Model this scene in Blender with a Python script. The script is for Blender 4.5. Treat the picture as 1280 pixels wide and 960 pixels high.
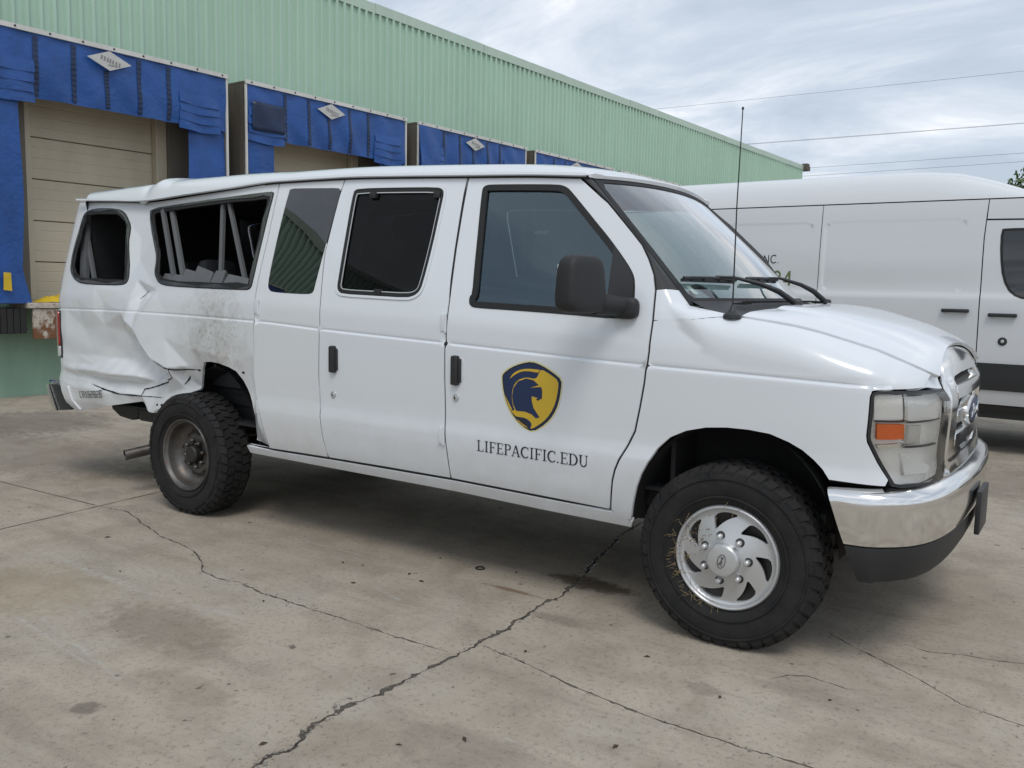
import bpy, bmesh, math, random
import numpy as np
from mathutils import Vector, Matrix
from mathutils.geometry import delaunay_2d_cdt
R = math.radians
random.seed(7); RNG = np.random.default_rng(7)
for _o in list(bpy.data.objects): bpy.data.objects.remove(_o)
SC = bpy.context.scene; COL = SC.collection
# ---------------------------------------------------------------- camera
CAM_F = 1100.0                                   # focal length in pixels of a 1280 wide picture
CAM_P = (1.2231, -4.3793, 1.4636); CAM_YAW, CAM_PITCH, CAM_ROLL = .59171, -.10941, .02013
def cam_axes():
    cy, sy, cp, sp = math.cos(CAM_YAW), math.sin(CAM_YAW), math.cos(CAM_PITCH), math.sin(CAM_PITCH)
    f = Vector((-sy*cp, cy*cp, sp)); r = Vector((cy, sy, 0)); u = r.cross(f)
    c, s = math.cos(CAM_ROLL), math.sin(CAM_ROLL)
    return r*c + u*s, u*c - r*s, f
_r, _u, _f = cam_axes()
cam = bpy.data.cameras.new('camera'); cam_o = bpy.data.objects.new('camera', cam); COL.objects.link(cam_o)
cam.sensor_width = 36; cam.lens = 36*CAM_F/1280; cam.clip_start = .05; cam.clip_end = 2000
cam_o.matrix_world = Matrix(((_r.x,_u.x,-_f.x,CAM_P[0]),(_r.y,_u.y,-_f.y,CAM_P[1]),(_r.z,_u.z,-_f.z,CAM_P[2]),(0,0,0,1)))
SC.camera = cam_o
# ---------------------------------------------------------------- sky, sun, exposure
SUN_EL, SUN_AZ = R(57), R(140)                    # azimuth measured from +Y towards +X
world = bpy.data.worlds.new('World'); SC.world = world; world.use_nodes = True
def build_world():
    nt = world.node_tree; nt.nodes.clear(); N = nt.nodes.new; L = nt.links.new
    out = N('ShaderNodeOutputWorld'); bg = N('ShaderNodeBackground'); bg.inputs['Strength'].default_value = .12
    sky = N('ShaderNodeTexSky'); sky.sky_type = 'NISHITA'; sky.sun_disc = False
    sky.sun_elevation = SUN_EL; sky.sun_rotation = SUN_AZ; sky.air_density = 1.0; sky.dust_density = 2.0; sky.ozone_density = 1.0
    tc = N('ShaderNodeTexCoord'); sep = N('ShaderNodeSeparateXYZ'); L(tc.outputs['Generated'], sep.inputs[0])
    # flat cloud deck: project the view direction on a plane high up
    zc = N('ShaderNodeMath'); zc.operation = 'MAXIMUM'; zc.inputs[1].default_value = 0.0; L(sep.outputs[2], zc.inputs[0])
    za = N('ShaderNodeMath'); za.operation = 'ADD'; za.inputs[1].default_value = .16; L(zc.outputs[0], za.inputs[0])
    dx = N('ShaderNodeMath'); dx.operation = 'DIVIDE'; L(sep.outputs[0], dx.inputs[0]); L(za.outputs[0], dx.inputs[1])
    dy = N('ShaderNodeMath'); dy.operation = 'DIVIDE'; L(sep.outputs[1], dy.inputs[0]); L(za.outputs[0], dy.inputs[1])
    cb = N('ShaderNodeCombineXYZ'); L(dx.outputs[0], cb.inputs[0]); L(dy.outputs[0], cb.inputs[1])
    rot = N('ShaderNodeMapping'); rot.inputs['Rotation'].default_value = (0,0,R(28)); rot.inputs['Scale'].default_value = (.62,1.0,1); rot.inputs['Location'].default_value = (1.7,.6,0)
    L(cb.outputs[0], rot.inputs[0])
    n1 = N('ShaderNodeTexNoise'); n1.inputs['Scale'].default_value = 1.5; n1.inputs['Detail'].default_value = 9; n1.inputs['Roughness'].default_value = .60; n1.inputs['Distortion'].default_value = .45
    L(rot.outputs[0], n1.inputs['Vector'])
    r1 = N('ShaderNodeValToRGB'); r1.color_ramp.elements[0].position = .36; r1.color_ramp.elements[1].position = .635
    r1.color_ramp.elements[0].color = (4.3,4.9,5.7,1); r1.color_ramp.elements[1].color = (8.9,9.0,9.1,1)
    e = r1.color_ramp.elements.new(.47); e.color = (5.1,5.7,6.5,1)
    e = r1.color_ramp.elements.new(.58); e.color = (6.8,7.2,7.8,1)
    L(n1.outputs[0], r1.inputs[0])
    mx = N('ShaderNodeMixRGB'); mx.inputs[0].default_value = .88; L(sky.outputs[0], mx.inputs[1]); L(r1.outputs[0], mx.inputs[2])
    L(mx.outputs[0], bg.inputs[0]); L(bg.outputs[0], out.inputs[0])
build_world()
sun = bpy.data.lights.new('sun', 'SUN'); sun.energy = 1.15; sun.angle = R(22); sun.color = (1.0,.96,.90)
sun_o = bpy.data.objects.new('sun', sun); COL.objects.link(sun_o)
_sd = Vector((math.sin(SUN_AZ)*math.cos(SUN_EL), math.cos(SUN_AZ)*math.cos(SUN_EL), math.sin(SUN_EL)))
sun_o.rotation_euler = _sd.to_track_quat('Z','Y').to_euler(); sun_o.location = (0,0,20)
SC.view_settings.view_transform = 'Standard'; SC.view_settings.look = 'None'; SC.view_settings.exposure = 0.11; SC.view_settings.gamma = 1
SC.view_settings.use_curve_mapping = False
SC.render.engine = 'CYCLES'; SC.cycles.max_bounces = 8; SC.cycles.transparent_max_bounces = 24; SC.cycles.use_denoising = True
# ---------------------------------------------------------------- helpers
def newmat(name):
    m = bpy.data.materials.new(name); m.use_nodes = True; nt = m.node_tree
    return m, nt, nt.nodes['Principled BSDF'], nt.nodes['Material Output']
def P(bs, **k):
    M = dict(col='Base Color', rough='Roughness', metal='Metallic', spec='Specular IOR Level', coat='Coat Weight', coatr='Coat Roughness', emis='Emission Color', ems='Emission Strength', ior='IOR')
    for a, v in k.items():
        if a in ('col','emis'): v = tuple(v)+(1,) if len(v) == 3 else v
        bs.inputs[M[a]].default_value = v
def noise(nt, scale, detail=5, rough=.55, vec=None, dist=0):
    n = nt.nodes.new('ShaderNodeTexNoise'); n.inputs['Scale'].default_value = scale; n.inputs['Detail'].default_value = detail
    n.inputs['Roughness'].default_value = rough; n.inputs['Distortion'].default_value = dist
    if vec is not None: nt.links.new(vec, n.inputs['Vector'])
    return n.outputs[0]
def ramp(nt, fac, stops):
    r = nt.nodes.new('ShaderNodeValToRGB'); el = r.color_ramp.elements
    while len(el) < len(stops): el.new(.5)
    for e, (p, c) in zip(el, stops):
        e.position = p; e.color = (c,c,c,1) if not isinstance(c, tuple) else tuple(c)+(1,)
    nt.links.new(fac, r.inputs[0]); return r.outputs[0]
def mixc(nt, fac, a, b, mode='MIX'):
    m = nt.nodes.new('ShaderNodeMixRGB'); m.blend_type = mode
    for i, v in ((0,fac),(1,a),(2,b)):
        if hasattr(v, 'is_linked'): nt.links.new(v, m.inputs[i])
        elif isinstance(v, tuple): m.inputs[i].default_value = tuple(v)+(1,) if len(v) == 3 else v
        else: m.inputs[i].default_value = v
    return m.outputs[0]
def math_(nt, op, a, b=None, c=None, clamp=False):
    m = nt.nodes.new('ShaderNodeMath'); m.operation = op; m.use_clamp = clamp
    for i, v in enumerate((a,b,c)):
        if v is None: continue
        if hasattr(v, 'is_linked'): nt.links.new(v, m.inputs[i])
        else: m.inputs[i].default_value = v
    return m.outputs[0]
def position(nt):
    return nt.nodes.new('ShaderNodeNewGeometry').outputs['Position']
def objcoord(nt):
    return nt.nodes.new('ShaderNodeTexCoord').outputs['Object']
def sepxyz(nt, v):
    s = nt.nodes.new('ShaderNodeSeparateXYZ'); nt.links.new(v, s.inputs[0]); return s.outputs
def bump(nt, bs, h, strength=.3, dist=.01):
    b = nt.nodes.new('ShaderNodeBump'); b.inputs['Strength'].default_value = strength; b.inputs['Distance'].default_value = dist
    nt.links.new(h, b.inputs['Height']); nt.links.new(b.outputs[0], bs.inputs['Normal']); return b
def simple(name, col, rough=.5, metal=0, var=.12, scale=30, bmp=0, **k):
    m, nt, bs, out = newmat(name); P(bs, rough=rough, metal=metal, **k)
    n = noise(nt, scale, 5, .6, objcoord(nt))
    c = mixc(nt, n, tuple(v*(1-var) for v in col), tuple(min(1,v*(1+var)) for v in col)); nt.links.new(c, bs.inputs['Base Color'])
    r = math_(nt, 'MULTIPLY_ADD', n, .15, rough-.075); nt.links.new(r, bs.inputs['Roughness'])
    if bmp: bump(nt, bs, n, bmp, .004)
    return m
def empty(name, loc=(0,0,0), rz=0, parent=None):
    o = bpy.data.objects.new(name, None); COL.objects.link(o); o.location = loc; o.rotation_euler = (0,0,rz); o.empty_display_size = .2
    if parent: o.parent = parent
    return o
def tag(o, label=None, cat=None, group=None, kind=None):
    if label: o['label'] = label
    if cat: o['category'] = cat
    if group: o['group'] = group
    if kind: o['kind'] = kind
    return o
def mesh(name, verts, faces, mat, parent=None, smooth=False, normals=None, mats=None, fmat=None, auto=None):
    me = bpy.data.meshes.new(name); me.from_pydata([tuple(map(float,v)) for v in verts], [], [tuple(map(int,f)) for f in faces])
    for m in (mats or [mat]): me.materials.append(m)
    if fmat is not None: me.polygons.foreach_set('material_index', list(fmat))
    if smooth: me.polygons.foreach_set('use_smooth', [True]*len(me.polygons))
    me.update()
    if normals is not None: me.normals_split_custom_set_from_vertices([tuple(map(float,n)) for n in normals])
    elif smooth and auto is not None: me.set_sharp_from_angle(angle=R(auto))
    o = bpy.data.objects.new(name, me); COL.objects.link(o)
    if parent: o.parent = parent
    return o
def copyobj(o, parent=None, loc=None, rz=None):
    c = o.copy(); COL.objects.link(c)
    if parent is not None: c.parent = parent
    if loc is not None: c.location = loc
    if rz is not None: c.rotation_euler = (0,0,rz)
    return c
class MB:
    """collects simple solids into one mesh"""
    def __init__(s): s.v = []; s.f = []; s.mi = []
    def add(s, verts, faces, mi=0):
        b = len(s.v); s.v += [tuple(map(float,v)) for v in verts]; s.f += [tuple(int(i)+b for i in f) for f in faces]; s.mi += [mi]*len(faces); return s
    def box(s, x0, x1, y0, y1, z0, z1, bev=0.0, mi=0):
        if bev <= 0:
            v = [(x,y,z) for x in (x0,x1) for y in (y0,y1) for z in (z0,z1)]
            f = [(0,1,3,2),(4,6,7,5),(0,4,5,1),(2,3,7,6),(0,2,6,4),(1,5,7,3)]
            return s.add(v, f, mi)
        bm = bmesh.new(); r = bmesh.ops.create_cube(bm, size=1)
        for q in bm.verts: q.co = Vector(((x0+x1)/2+q.co.x*(x1-x0),(y0+y1)/2+q.co.y*(y1-y0),(z0+z1)/2+q.co.z*(z1-z0)))
        bmesh.ops.bevel(bm, geom=bm.edges[:], offset=bev, segments=2, affect='EDGES', profile=.6)
        bm.verts.index_update(); s.add([q.co for q in bm.verts], [[q.index for q in f.verts] for f in bm.faces], mi); bm.free(); return s
    def tube(s, pts, r, n=10, mi=0, cap=True):
        pts = [Vector(p) for p in pts]; rs = r if isinstance(r,(list,tuple)) else [r]*len(pts)
        V = []; prev = None
        for i, p in enumerate(pts):
            t = (pts[min(i+1,len(pts)-1)]-pts[max(i-1,0)]).normalized()
            a = prev if prev is not None else (Vector((0,0,1)) if abs(t.z) < .9 else Vector((1,0,0)))
            a = (a - t*a.dot(t)).normalized(); prev = a; b = t.cross(a)
            for k in range(n):
                w = 2*math.pi*k/n; V.append(p + (a*math.cos(w)+b*math.sin(w))*rs[i])
        F = [(i*n+k, i*n+(k+1)%n, (i+1)*n+(k+1)%n, (i+1)*n+k) for i in range(len(pts)-1) for k in range(n)]
        if cap: F += [tuple(range(n))[::-1], tuple((len(pts)-1)*n+k for k in range(n))]
        return s.add(V, F, mi)
    def lathe(s, prof, n=48, axis='y', c=(0,0,0), mi=0, close=False):
        """prof: (radius, offset along the axis)"""
        V = []
        for r, a in prof:
            for k in range(n):
                w = 2*math.pi*k/n; p = (r*math.cos(w), a, r*math.sin(w)) if axis == 'y' else ((a, r*math.cos(w), r*math.sin(w)) if axis == 'x' else (r*math.cos(w), r*math.sin(w), a))
                V.append((p[0]+c[0],p[1]+c[1],p[2]+c[2]))
        m = len(prof); F = []
        for i in range(m-1 + (1 if close else 0)):
            j = (i+1) % m
            for k in range(n): F.append((i*n+k, i*n+(k+1)%n, j*n+(k+1)%n, j*n+k))
        return s.add(V, F, mi)
    def build(s, name, mat, parent=None, smooth=False, mats=None, auto=35):
        return mesh(name, s.v, s.f, mat, parent, smooth, mats=mats, fmat=s.mi if mats else None, auto=auto)
# ---- trimmed patches on a parametric surface
def in_poly(pts, poly):
    x = pts[:,0]; y = pts[:,1]; P_ = np.asarray(poly); inside = np.zeros(len(pts), bool); j = len(P_)-1
    for i in range(len(P_)):
        xi, yi = P_[i]; xj, yj = P_[j]
        if yi != yj:
            c = ((yi > y) != (yj > y)) & (x < (xj-xi)*(y-yi)/(yj-yi)+xi); inside ^= c
        j = i
    return inside
def resample(poly, step):
    out = []; n = len(poly)
    for i in range(n):
        a = np.array(poly[i]); b = np.array(poly[(i+1)%n]); k = max(1, int(math.ceil(np.linalg.norm(b-a)/step)))
        for t in range(k): out.append(a+(b-a)*t/k)
    return np.array(out)
def area2(p):
    p = np.asarray(p); q = np.roll(p,-1,0); return .5*np.sum(p[:,0]*q[:,1]-q[:,0]*p[:,1])
def inset(poly, d):
    p = np.asarray(poly, float); s = 1 if area2(p) > 0 else -1; n = len(p); out = []
    for i in range(n):
        a = p[i]-p[i-1]; b = p[(i+1)%n]-p[i]; a = a/(np.linalg.norm(a)+1e-12); b = b/(np.linalg.norm(b)+1e-12)
        na = np.array([-a[1],a[0]])*s; nb = np.array([-b[1],b[0]])*s; m = na+nb; L = np.linalg.norm(m)
        if L < 1e-6: out.append(p[i]+na*d); continue
        m /= L; out.append(p[i] + m*d/max(.45, float(m@na)))
    return np.array(out)
def smooth_poly(poly, it=1):
    p = np.asarray(poly, float)
    for _ in range(it):
        q = np.roll(p,-1,0); p = np.stack([p*.75+q*.25, p*.25+q*.75],1).reshape(-1,2)
    return p
def dist_to_loops(pts, loops):
    d = np.full(len(pts), 1e9)
    for lp in loops:
        a = lp; b = np.roll(lp,-1,0)
        for i in range(len(a)):
            ab = b[i]-a[i]; L = ab@ab+1e-12; t = np.clip(((pts-a[i])@ab)/L,0,1); q = a[i]+t[:,None]*ab
            d = np.minimum(d, np.hypot(*(pts-q).T))
    return d
def trim(outer, holes, du, dv, vlines=None, step=.03, jit=0):
    """triangulate outer minus holes with interior grid; returns pts (n,2), tris"""
    loops = [resample(outer, step)] + [resample(h, step) for h in holes]
    o = loops[0]; lo = o.min(0); hi = o.max(0)
    us = np.arange(lo[0]+du/2, hi[0], du); vs = np.arange(lo[1]+dv/2, hi[1], dv)
    G = np.stack(np.meshgrid(us, vs),-1).reshape(-1,2)
    if vlines is not None:
        G = G[np.abs(G[:,1]-vlines[0](G[:,0])) > dv*.45]
        for off in vlines[1]:
            G = np.vstack([G, np.stack([us, vlines[0](us)+off],-1)])
    if jit: G = G + RNG.uniform(-jit,jit,G.shape)
    ok = in_poly(G, o)
    for h in loops[1:]: ok &= ~in_poly(G, h)
    G = G[ok]
    if len(G): G = G[dist_to_loops(G, loops) > min(du,dv,step)*.35]
    V = []; E = []
    for lp in loops:
        b = len(V); V += list(lp); E += [(b+i, b+(i+1)%len(lp)) for i in range(len(lp))]
    nb = len(V); V += list(G)
    vo, eo, fo, _, _, _ = delaunay_2d_cdt([Vector((float(a),float(b))) for a,b in V], E, [], 0, 1e-7)
    pts = np.array([(v.x,v.y) for v in vo]); tri = np.array([f for f in fo if len(f) == 3])
    c = pts[tri].mean(1); ok = in_poly(c, o)
    for h in loops[1:]: ok &= ~in_poly(c, h)
    tri = tri[ok]
    A = pts[tri]; sg = (A[:,1,0]-A[:,0,0])*(A[:,2,1]-A[:,0,1])-(A[:,1,1]-A[:,0,1])*(A[:,2,0]-A[:,0,0])
    tri[sg < 0] = tri[sg < 0][:,::-1]
    return pts, tri
def fn_normals(fn, uv, h=2e-3):
    a = fn(uv[:,0]+h, uv[:,1])-fn(uv[:,0]-h, uv[:,1]); b = fn(uv[:,0], uv[:,1]+h)-fn(uv[:,0], uv[:,1]-h)
    n = np.cross(a,b); return n/(np.linalg.norm(n,axis=1)[:,None]+1e-12)
def patch(name, fn, outer, holes, mat, parent, du=.05, dv=.03, depth=.018, off=0.0, vlines=None, step=.03, mirror=False, analytic=True, flip=False, jit=0, extra=None, roll=0.0):
    """a sheet-metal panel trimmed from surface fn, with a turned-in edge of the given depth"""
    uv, tri = trim(np.asarray(outer,float), [np.asarray(h,float) for h in holes], du, dv, vlines, step, jit)
    N = fn_normals(fn, uv); X = fn(uv[:,0], uv[:,1]) + N*off
    if flip: N = -N; tri = tri[:,::-1]
    if extra is not None: X = extra(uv, X, N)
    e = {}
    for t in tri:
        for i in range(3):
            a, b = int(t[i]), int(t[(i+1)%3]); e[(a,b)] = 1
    B = [(a,b) for (a,b) in e if (b,a) not in e]
    if not analytic:
        fnrm = np.cross(X[tri[:,1]]-X[tri[:,0]], X[tri[:,2]]-X[tri[:,0]]); N = np.zeros_like(X)
        for i in range(3): np.add.at(N, tri[:,i], fnrm)
        N = N/(np.linalg.norm(N,axis=1)[:,None]+1e-12)
    V = list(X); F = [tuple(t) for t in tri]; NN = list(N)
    if depth:
        idx = {}
        # in-plane outward direction at boundary, for a small rolled edge
        for a, b in B:
            T = X[b]-X[a]; T /= (np.linalg.norm(T)+1e-12)
            for q in (a,b):
                if q not in idx: idx[q] = [len(V), np.zeros(3)]; V += [X[q], X[q]]; NN += [N[q], N[q]]
                idx[q][1] += np.cross(T, (N[a]+N[b])/2)
        for q, (k, d) in idx.items():
            d = d/(np.linalg.norm(d)+1e-12)
            V[k] = X[q]; V[k+1] = X[q]-N[q]*depth + d*roll; NN[k] = d*.8+N[q]*.5; NN[k+1] = d
        for a, b in B:
            ka, kb = idx[a][0], idx[b][0]; F += [(b,a,ka,kb)] if False else [(kb,ka,ka+1,kb+1)]
    V = np.array(V); NN = np.array(NN); NN = NN/(np.linalg.norm(NN,axis=1)[:,None]+1e-12)
    if mirror:
        V[:,1] *= -1; NN[:,1] *= -1; F = [f[::-1] for f in F]
    return mesh(name, V, F, mat, parent, True, normals=NN)
def gridpatch(name, X, mat, parent, closed_u=False, smooth=True, auto=50, flip=False, thick=0):
    """X: (n,m,3) points"""
    n, m, _ = X.shape; V = X.reshape(-1,3); F = []
    for i in range(n-1 + (1 if closed_u else 0)):
        for j in range(m-1):
            a = i*m+j; b = ((i+1)%n)*m+j; F.append((a,b,b+1,a+1) if not flip else (a,a+1,b+1,b))
    return mesh(name, V, F, mat, parent, smooth, auto=auto)
# ---------------------------------------------------------------- materials
M = {}
def paint(name, base, dirt=0.0, rear=False, lining=(.035,.035,.037)):
    m, nt, bs, out = newmat(name); L = nt.links.new
    P(bs, rough=.32, coat=.75, coatr=.08, spec=.5)
    pos = position(nt); xyz = sepxyz(nt, pos)
    big = noise(nt, 1.7, 4, .5, pos); fine = noise(nt, 55, 6, .65, pos); mid = noise(nt, 9, 5, .6, pos)
    c = mixc(nt, big, tuple(v*.97 for v in base), base)
    # road film: a thin uneven dust coat, thicker on the lower third of the body
    low = nt.nodes.new('ShaderNodeMapRange'); L(xyz[2], low.inputs[0]); low.inputs[1].default_value = .95; low.inputs[2].default_value = .45; low.inputs[3].default_value = 0; low.inputs[4].default_value = 1
    film = math_(nt, 'MULTIPLY', low.outputs[0], ramp(nt, mid, [(.3,.25),(.75,1.0)]))
    film = math_(nt, 'MULTIPLY', film, .34*dirt)
    c = mixc(nt, film, c, (.36,.31,.25))
    spk = ramp(nt, fine, [(.66,0.0),(.76,1.0)]); spk = math_(nt, 'MULTIPLY', spk, ramp(nt, mid, [(.45,0.0),(.7,.30*dirt)]))
    c = mixc(nt, spk, c, (.20,.165,.13))
    if rear:   # mud splashed over the crushed quarter, ahead of and above the wheel
        gx = math_(nt, 'MULTIPLY', math_(nt, 'ADD', xyz[0], 3.22), 2.6); gz = math_(nt, 'MULTIPLY', math_(nt, 'ADD', xyz[2], -1.13), 2.5)
        g = math_(nt, 'ADD', math_(nt, 'MULTIPLY', gx, gx), math_(nt, 'MULTIPLY', gz, gz)); g = math_(nt, 'SUBTRACT', 1.0, g, clamp=True)
        sp = ramp(nt, noise(nt, 38, 7, .7, pos), [(.50,0.0),(.66,1.0)]); sp2 = ramp(nt, noise(nt, 7, 4, .6, pos, .6), [(.36,0.0),(.62,1.0)])
        f = math_(nt, 'MULTIPLY', g, math_(nt, 'MULTIPLY_ADD', sp, .42, math_(nt, 'MULTIPLY', sp2, .38)), clamp=True)
        c = mixc(nt, f, c, (.25,.21,.165))
        sc = noise(nt, 1.0, 4, .6, None); mp = nt.nodes.new('ShaderNodeMapping'); mp.inputs['Scale'].default_value = (2.2,1,34); L(pos, mp.inputs[0])
        scr = ramp(nt, noise(nt, 3.0, 4, .6, mp.outputs[0]), [(.62,0.0),(.70,1.0)])
        back = nt.nodes.new('ShaderNodeMapRange'); L(xyz[0], back.inputs[0]); back.inputs[1].default_value = -2.85; back.inputs[2].default_value = -3.6; back.inputs[3].default_value = 0; back.inputs[4].default_value = .20
        c = mixc(nt, math_(nt, 'MULTIPLY', scr, back.outputs[0]), c, (.33,.32,.31))
    bf = nt.nodes.new('ShaderNodeNewGeometry').outputs['Backfacing']
    c = mixc(nt, bf, c, lining); L(c, bs.inputs['Base Color'])
    r = math_(nt, 'ADD', math_(nt, 'MULTIPLY_ADD', film, .8, .28), math_(nt, 'MULTIPLY', bf, .4)); L(r, bs.inputs['Roughness'])
    cw = math_(nt, 'MULTIPLY', math_(nt, 'SUBTRACT', 1.0, bf), .75); L(cw, bs.inputs['Coat Weight'])
    bump(nt, bs, math_(nt, 'ADD', math_(nt, 'MULTIPLY', noise(nt, 140, 3, .5, pos), .02), noise(nt, 2.2, 2, .4, pos)), .10, .012)
    return m
M['paint'] = paint('van_white_paint', (.70,.735,.775), 1.0)
M['paint_rear'] = paint('van_white_paint_scuffed', (.70,.725,.75), 1.0, True)
M['paint2'] = paint('cargo_van_white_paint', (.63,.65,.67), .35)
def glass(name, tint, rough=0.0, ior=1.5, haze=0.0, boost=1.6, refl=(1,1,1)):
    m, nt, bs, out = newmat(name); nt.nodes.remove(bs); L = nt.links.new
    tr = nt.nodes.new('ShaderNodeBsdfTransparent'); tr.inputs[0].default_value = tuple(tint)+(1,)
    gl = nt.nodes.new('ShaderNodeBsdfGlossy'); gl.inputs['Roughness'].default_value = rough; gl.inputs[0].default_value = tuple(refl)+(1,)
    fr = nt.nodes.new('ShaderNodeFresnel'); fr.inputs[0].default_value = ior
    k = math_(nt, 'MULTIPLY', fr.outputs[0], boost, clamp=True)
    mx = nt.nodes.new('ShaderNodeMixShader'); L(k, mx.inputs[0]); L(tr.outputs[0], mx.inputs[1]); L(gl.outputs[0], mx.inputs[2])
    last = mx.outputs[0]
    if haze:   # dust on the pane
        df = nt.nodes.new('ShaderNodeBsdfDiffuse'); df.inputs[0].default_value = (.5,.5,.48,1)
        n = ramp(nt, noise(nt, 6, 5, .6, position(nt)), [(.3,.3*haze),(.8,haze)])
        m2 = nt.nodes.new('ShaderNodeMixShader'); L(n, m2.inputs[0]); L(last, m2.inputs[1]); L(df.outputs[0], m2.inputs[2]); last = m2.outputs[0]
    L(last, out.inputs[0]); return m
M['glass_clear'] = glass('windshield_glass', (.80,.92,.89), haze=.015, boost=2.1)
M['glass_door'] = glass('door_glass', (.36,.46,.48), haze=.012, boost=2.4, refl=(.62,.84,1.0))
M['glass_dull'] = glass('smoked_vent_glass', (.10,.11,.12), haze=.010, boost=.35)
M['glass_dark'] = glass('privacy_glass', (.022,.026,.030), haze=.008, boost=2.0)
M['glass_lens'] = glass('lamp_lens', (.95,.95,.94), boost=.8)
M['glass_shard'] = glass('green_glass_shard', (.22,.38,.35), .15, haze=.22)
M['chrome'] = simple('chrome', (.78,.78,.77), .11, 1.0, .05, 8)
M['silver'] = simple('silver_hubcap', (.56,.57,.58), .34, .55, .03, 14)
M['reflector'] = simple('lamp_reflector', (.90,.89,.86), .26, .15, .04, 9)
M['black_plastic'] = simple('black_plastic', (.022,.023,.025), .48, 0, .25, 40, .15)
M['grey_plastic'] = simple('textured_grey_plastic', (.016,.0165,.018), .6, 0, .2, 60, .2)
M['rubber_seal'] = simple('rubber_seal', (.009,.0095,.010), .62, 0, .3, 30)
M['navy_vinyl_decal'] = simple('navy_decal', (.012,.028,.085), .4, 0, .08, 10)
M['ink_decal'] = simple('dark_ink_decal', (.016,.020,.036), .4, 0, .08, 10)
M['black_decal'] = simple('black_decal', (.016,.016,.017), .45, 0, .08, 10)
M['yellow_decal'] = simple('yellow_decal', (.60,.40,.035), .4, 0, .06, 10)
M['pale_yellow_decal'] = simple('pale_yellow_decal', (.66,.62,.35), .4, 0, .06, 10)
M['olive_decal'] = simple('olive_decal', (.11,.15,.05), .4, 0, .06, 10)
M['red_lens'] = simple('red_lens', (.32,.012,.014), .15, 0, .1, 20, coat=1.0)
M['sky_glare_bowl'] = simple('sky_glare_reflector_bowl', (.90,.90,.88), .25, .15, .04, 20)  # near-white colour stands in for sky mirrored in the bowls
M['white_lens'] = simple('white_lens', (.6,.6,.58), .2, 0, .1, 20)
M['amber_lens'] = simple('amber_lens', (.85,.17,.012), .30, 0, .12, 60, coat=.3)
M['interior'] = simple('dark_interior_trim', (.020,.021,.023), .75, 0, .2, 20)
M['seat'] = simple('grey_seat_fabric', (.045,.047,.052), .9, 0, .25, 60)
M['dash'] = simple('grey_dashboard', (.10,.105,.11), .6, 0, .1, 30)
M['trim_grey'] = simple('pale_grey_trim', (.12,.125,.13), .55, 0, .12, 25)
M['belt'] = simple('grey_webbing', (.13,.135,.14), .8, 0, .15, 80)
M['dark_steel'] = simple('dark_steel', (.050,.048,.046), .5, .6, .3, 30, .2)
M['underbody'] = simple('underbody_black', (.018,.018,.018), .75, 0, .3, 12)
M['paper'] = simple('white_sticker', (.7,.7,.68), .6, 0, .05, 10)
def rim_mat():
    m, nt, bs, out = newmat('rusty_steel_rim'); P(bs, rough=.48, metal=.75); L = nt.links.new
    n = noise(nt, 26, 6, .65, objcoord(nt)); n2 = noise(nt, 7, 4, .6, objcoord(nt))
    c = mixc(nt, ramp(nt, n2, [(.35,0.0),(.7,1.0)]), (.17,.165,.16), (.085,.075,.068)); c = mixc(nt, ramp(nt, n, [(.55,0.0),(.72,.8)]), c, (.16,.085,.05))
    L(c, bs.inputs['Base Color']); return m
M['rim'] = rim_mat()
def tyre_mat():
    m, nt, bs, out = newmat('tyre_rubber'); P(bs, rough=.8, spec=.3); L = nt.links.new
    oc = objcoord(nt); n = noise(nt, 9, 6, .65, oc); n2 = noise(nt, 60, 5, .6, oc)
    c = mixc(nt, ramp(nt, n, [(.4,0.0),(.75,.55)]), (.015,.0152,.016), (.042,.038,.034)); c = mixc(nt, ramp(nt, n2, [(.6,0.0),(.8,.4)]), c, (.075,.066,.055))
    L(c, bs.inputs['Base Color']); bump(nt, bs, n2, .25, .003); return m
M['tyre'] = tyre_mat()
M['straw'] = simple('dry_straw', (.22,.165,.085), .8, 0, .3, 40)
M['mud'] = simple('dried_mud', (.17,.115,.065), .95, 0, .3, 60, .5)
# yard
CRACKS = [
 ([(-.90,-6.0),(-.80,-4.9),(-.86,-4.0),(-.79,-3.3),(-.818,-2.712),(-.833,-2.638),(-.82,-2.569),(-.855,-2.47),(-.867,-2.274),(-.849,-2.132),(-.831,-1.932),(-.824,-1.72),(-.824,-1.533),(-.819,-1.302),(-.85,-1.06),(-.843,-.857),(-.882,-.595),(-.959,-.329),(-1.047,.069),(-1.107,.34),(-1.15,1.1),(-1.02,1.9)], .014),
 ([(-4.125,-1.237),(-3.822,-1.205),(-3.198,-1.402),(-2.974,-1.429),(-2.78,-1.468),(-2.645,-1.542),(-2.482,-1.649),(-2.347,-1.67),(-2.196,-1.645),(-2.045,-1.673),(-1.872,-1.678),(-1.648,-1.688),(-1.506,-1.679),(-1.357,-1.683),(-1.159,-1.7),(-.993,-1.69),(-.87,-1.687)], .007),
 ([(-.80,-1.555),(-.764,-1.559),(-.633,-1.578),(-.461,-1.614),(-.293,-1.659),(-.116,-1.684),(.049,-1.707),(.193,-1.703),(.359,-1.709),(.56,-1.698),(1.1,-1.73),(1.9,-1.70)], .0055),
 ([(.323,-.535),(.426,-.619),(.572,-.71),(.737,-.814),(.891,-.943),(1.096,-.995),(1.5,-1.12)], .0045),
 ([(.62,-.475),(.717,-.504),(.829,-.451),(.944,-.433),(1.055,-.399),(1.5,-.36)], .004),
 ([(.27,-1.142),(.312,-1.077),(.377,-1.038),(.531,-1.066)], .004)]
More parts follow.
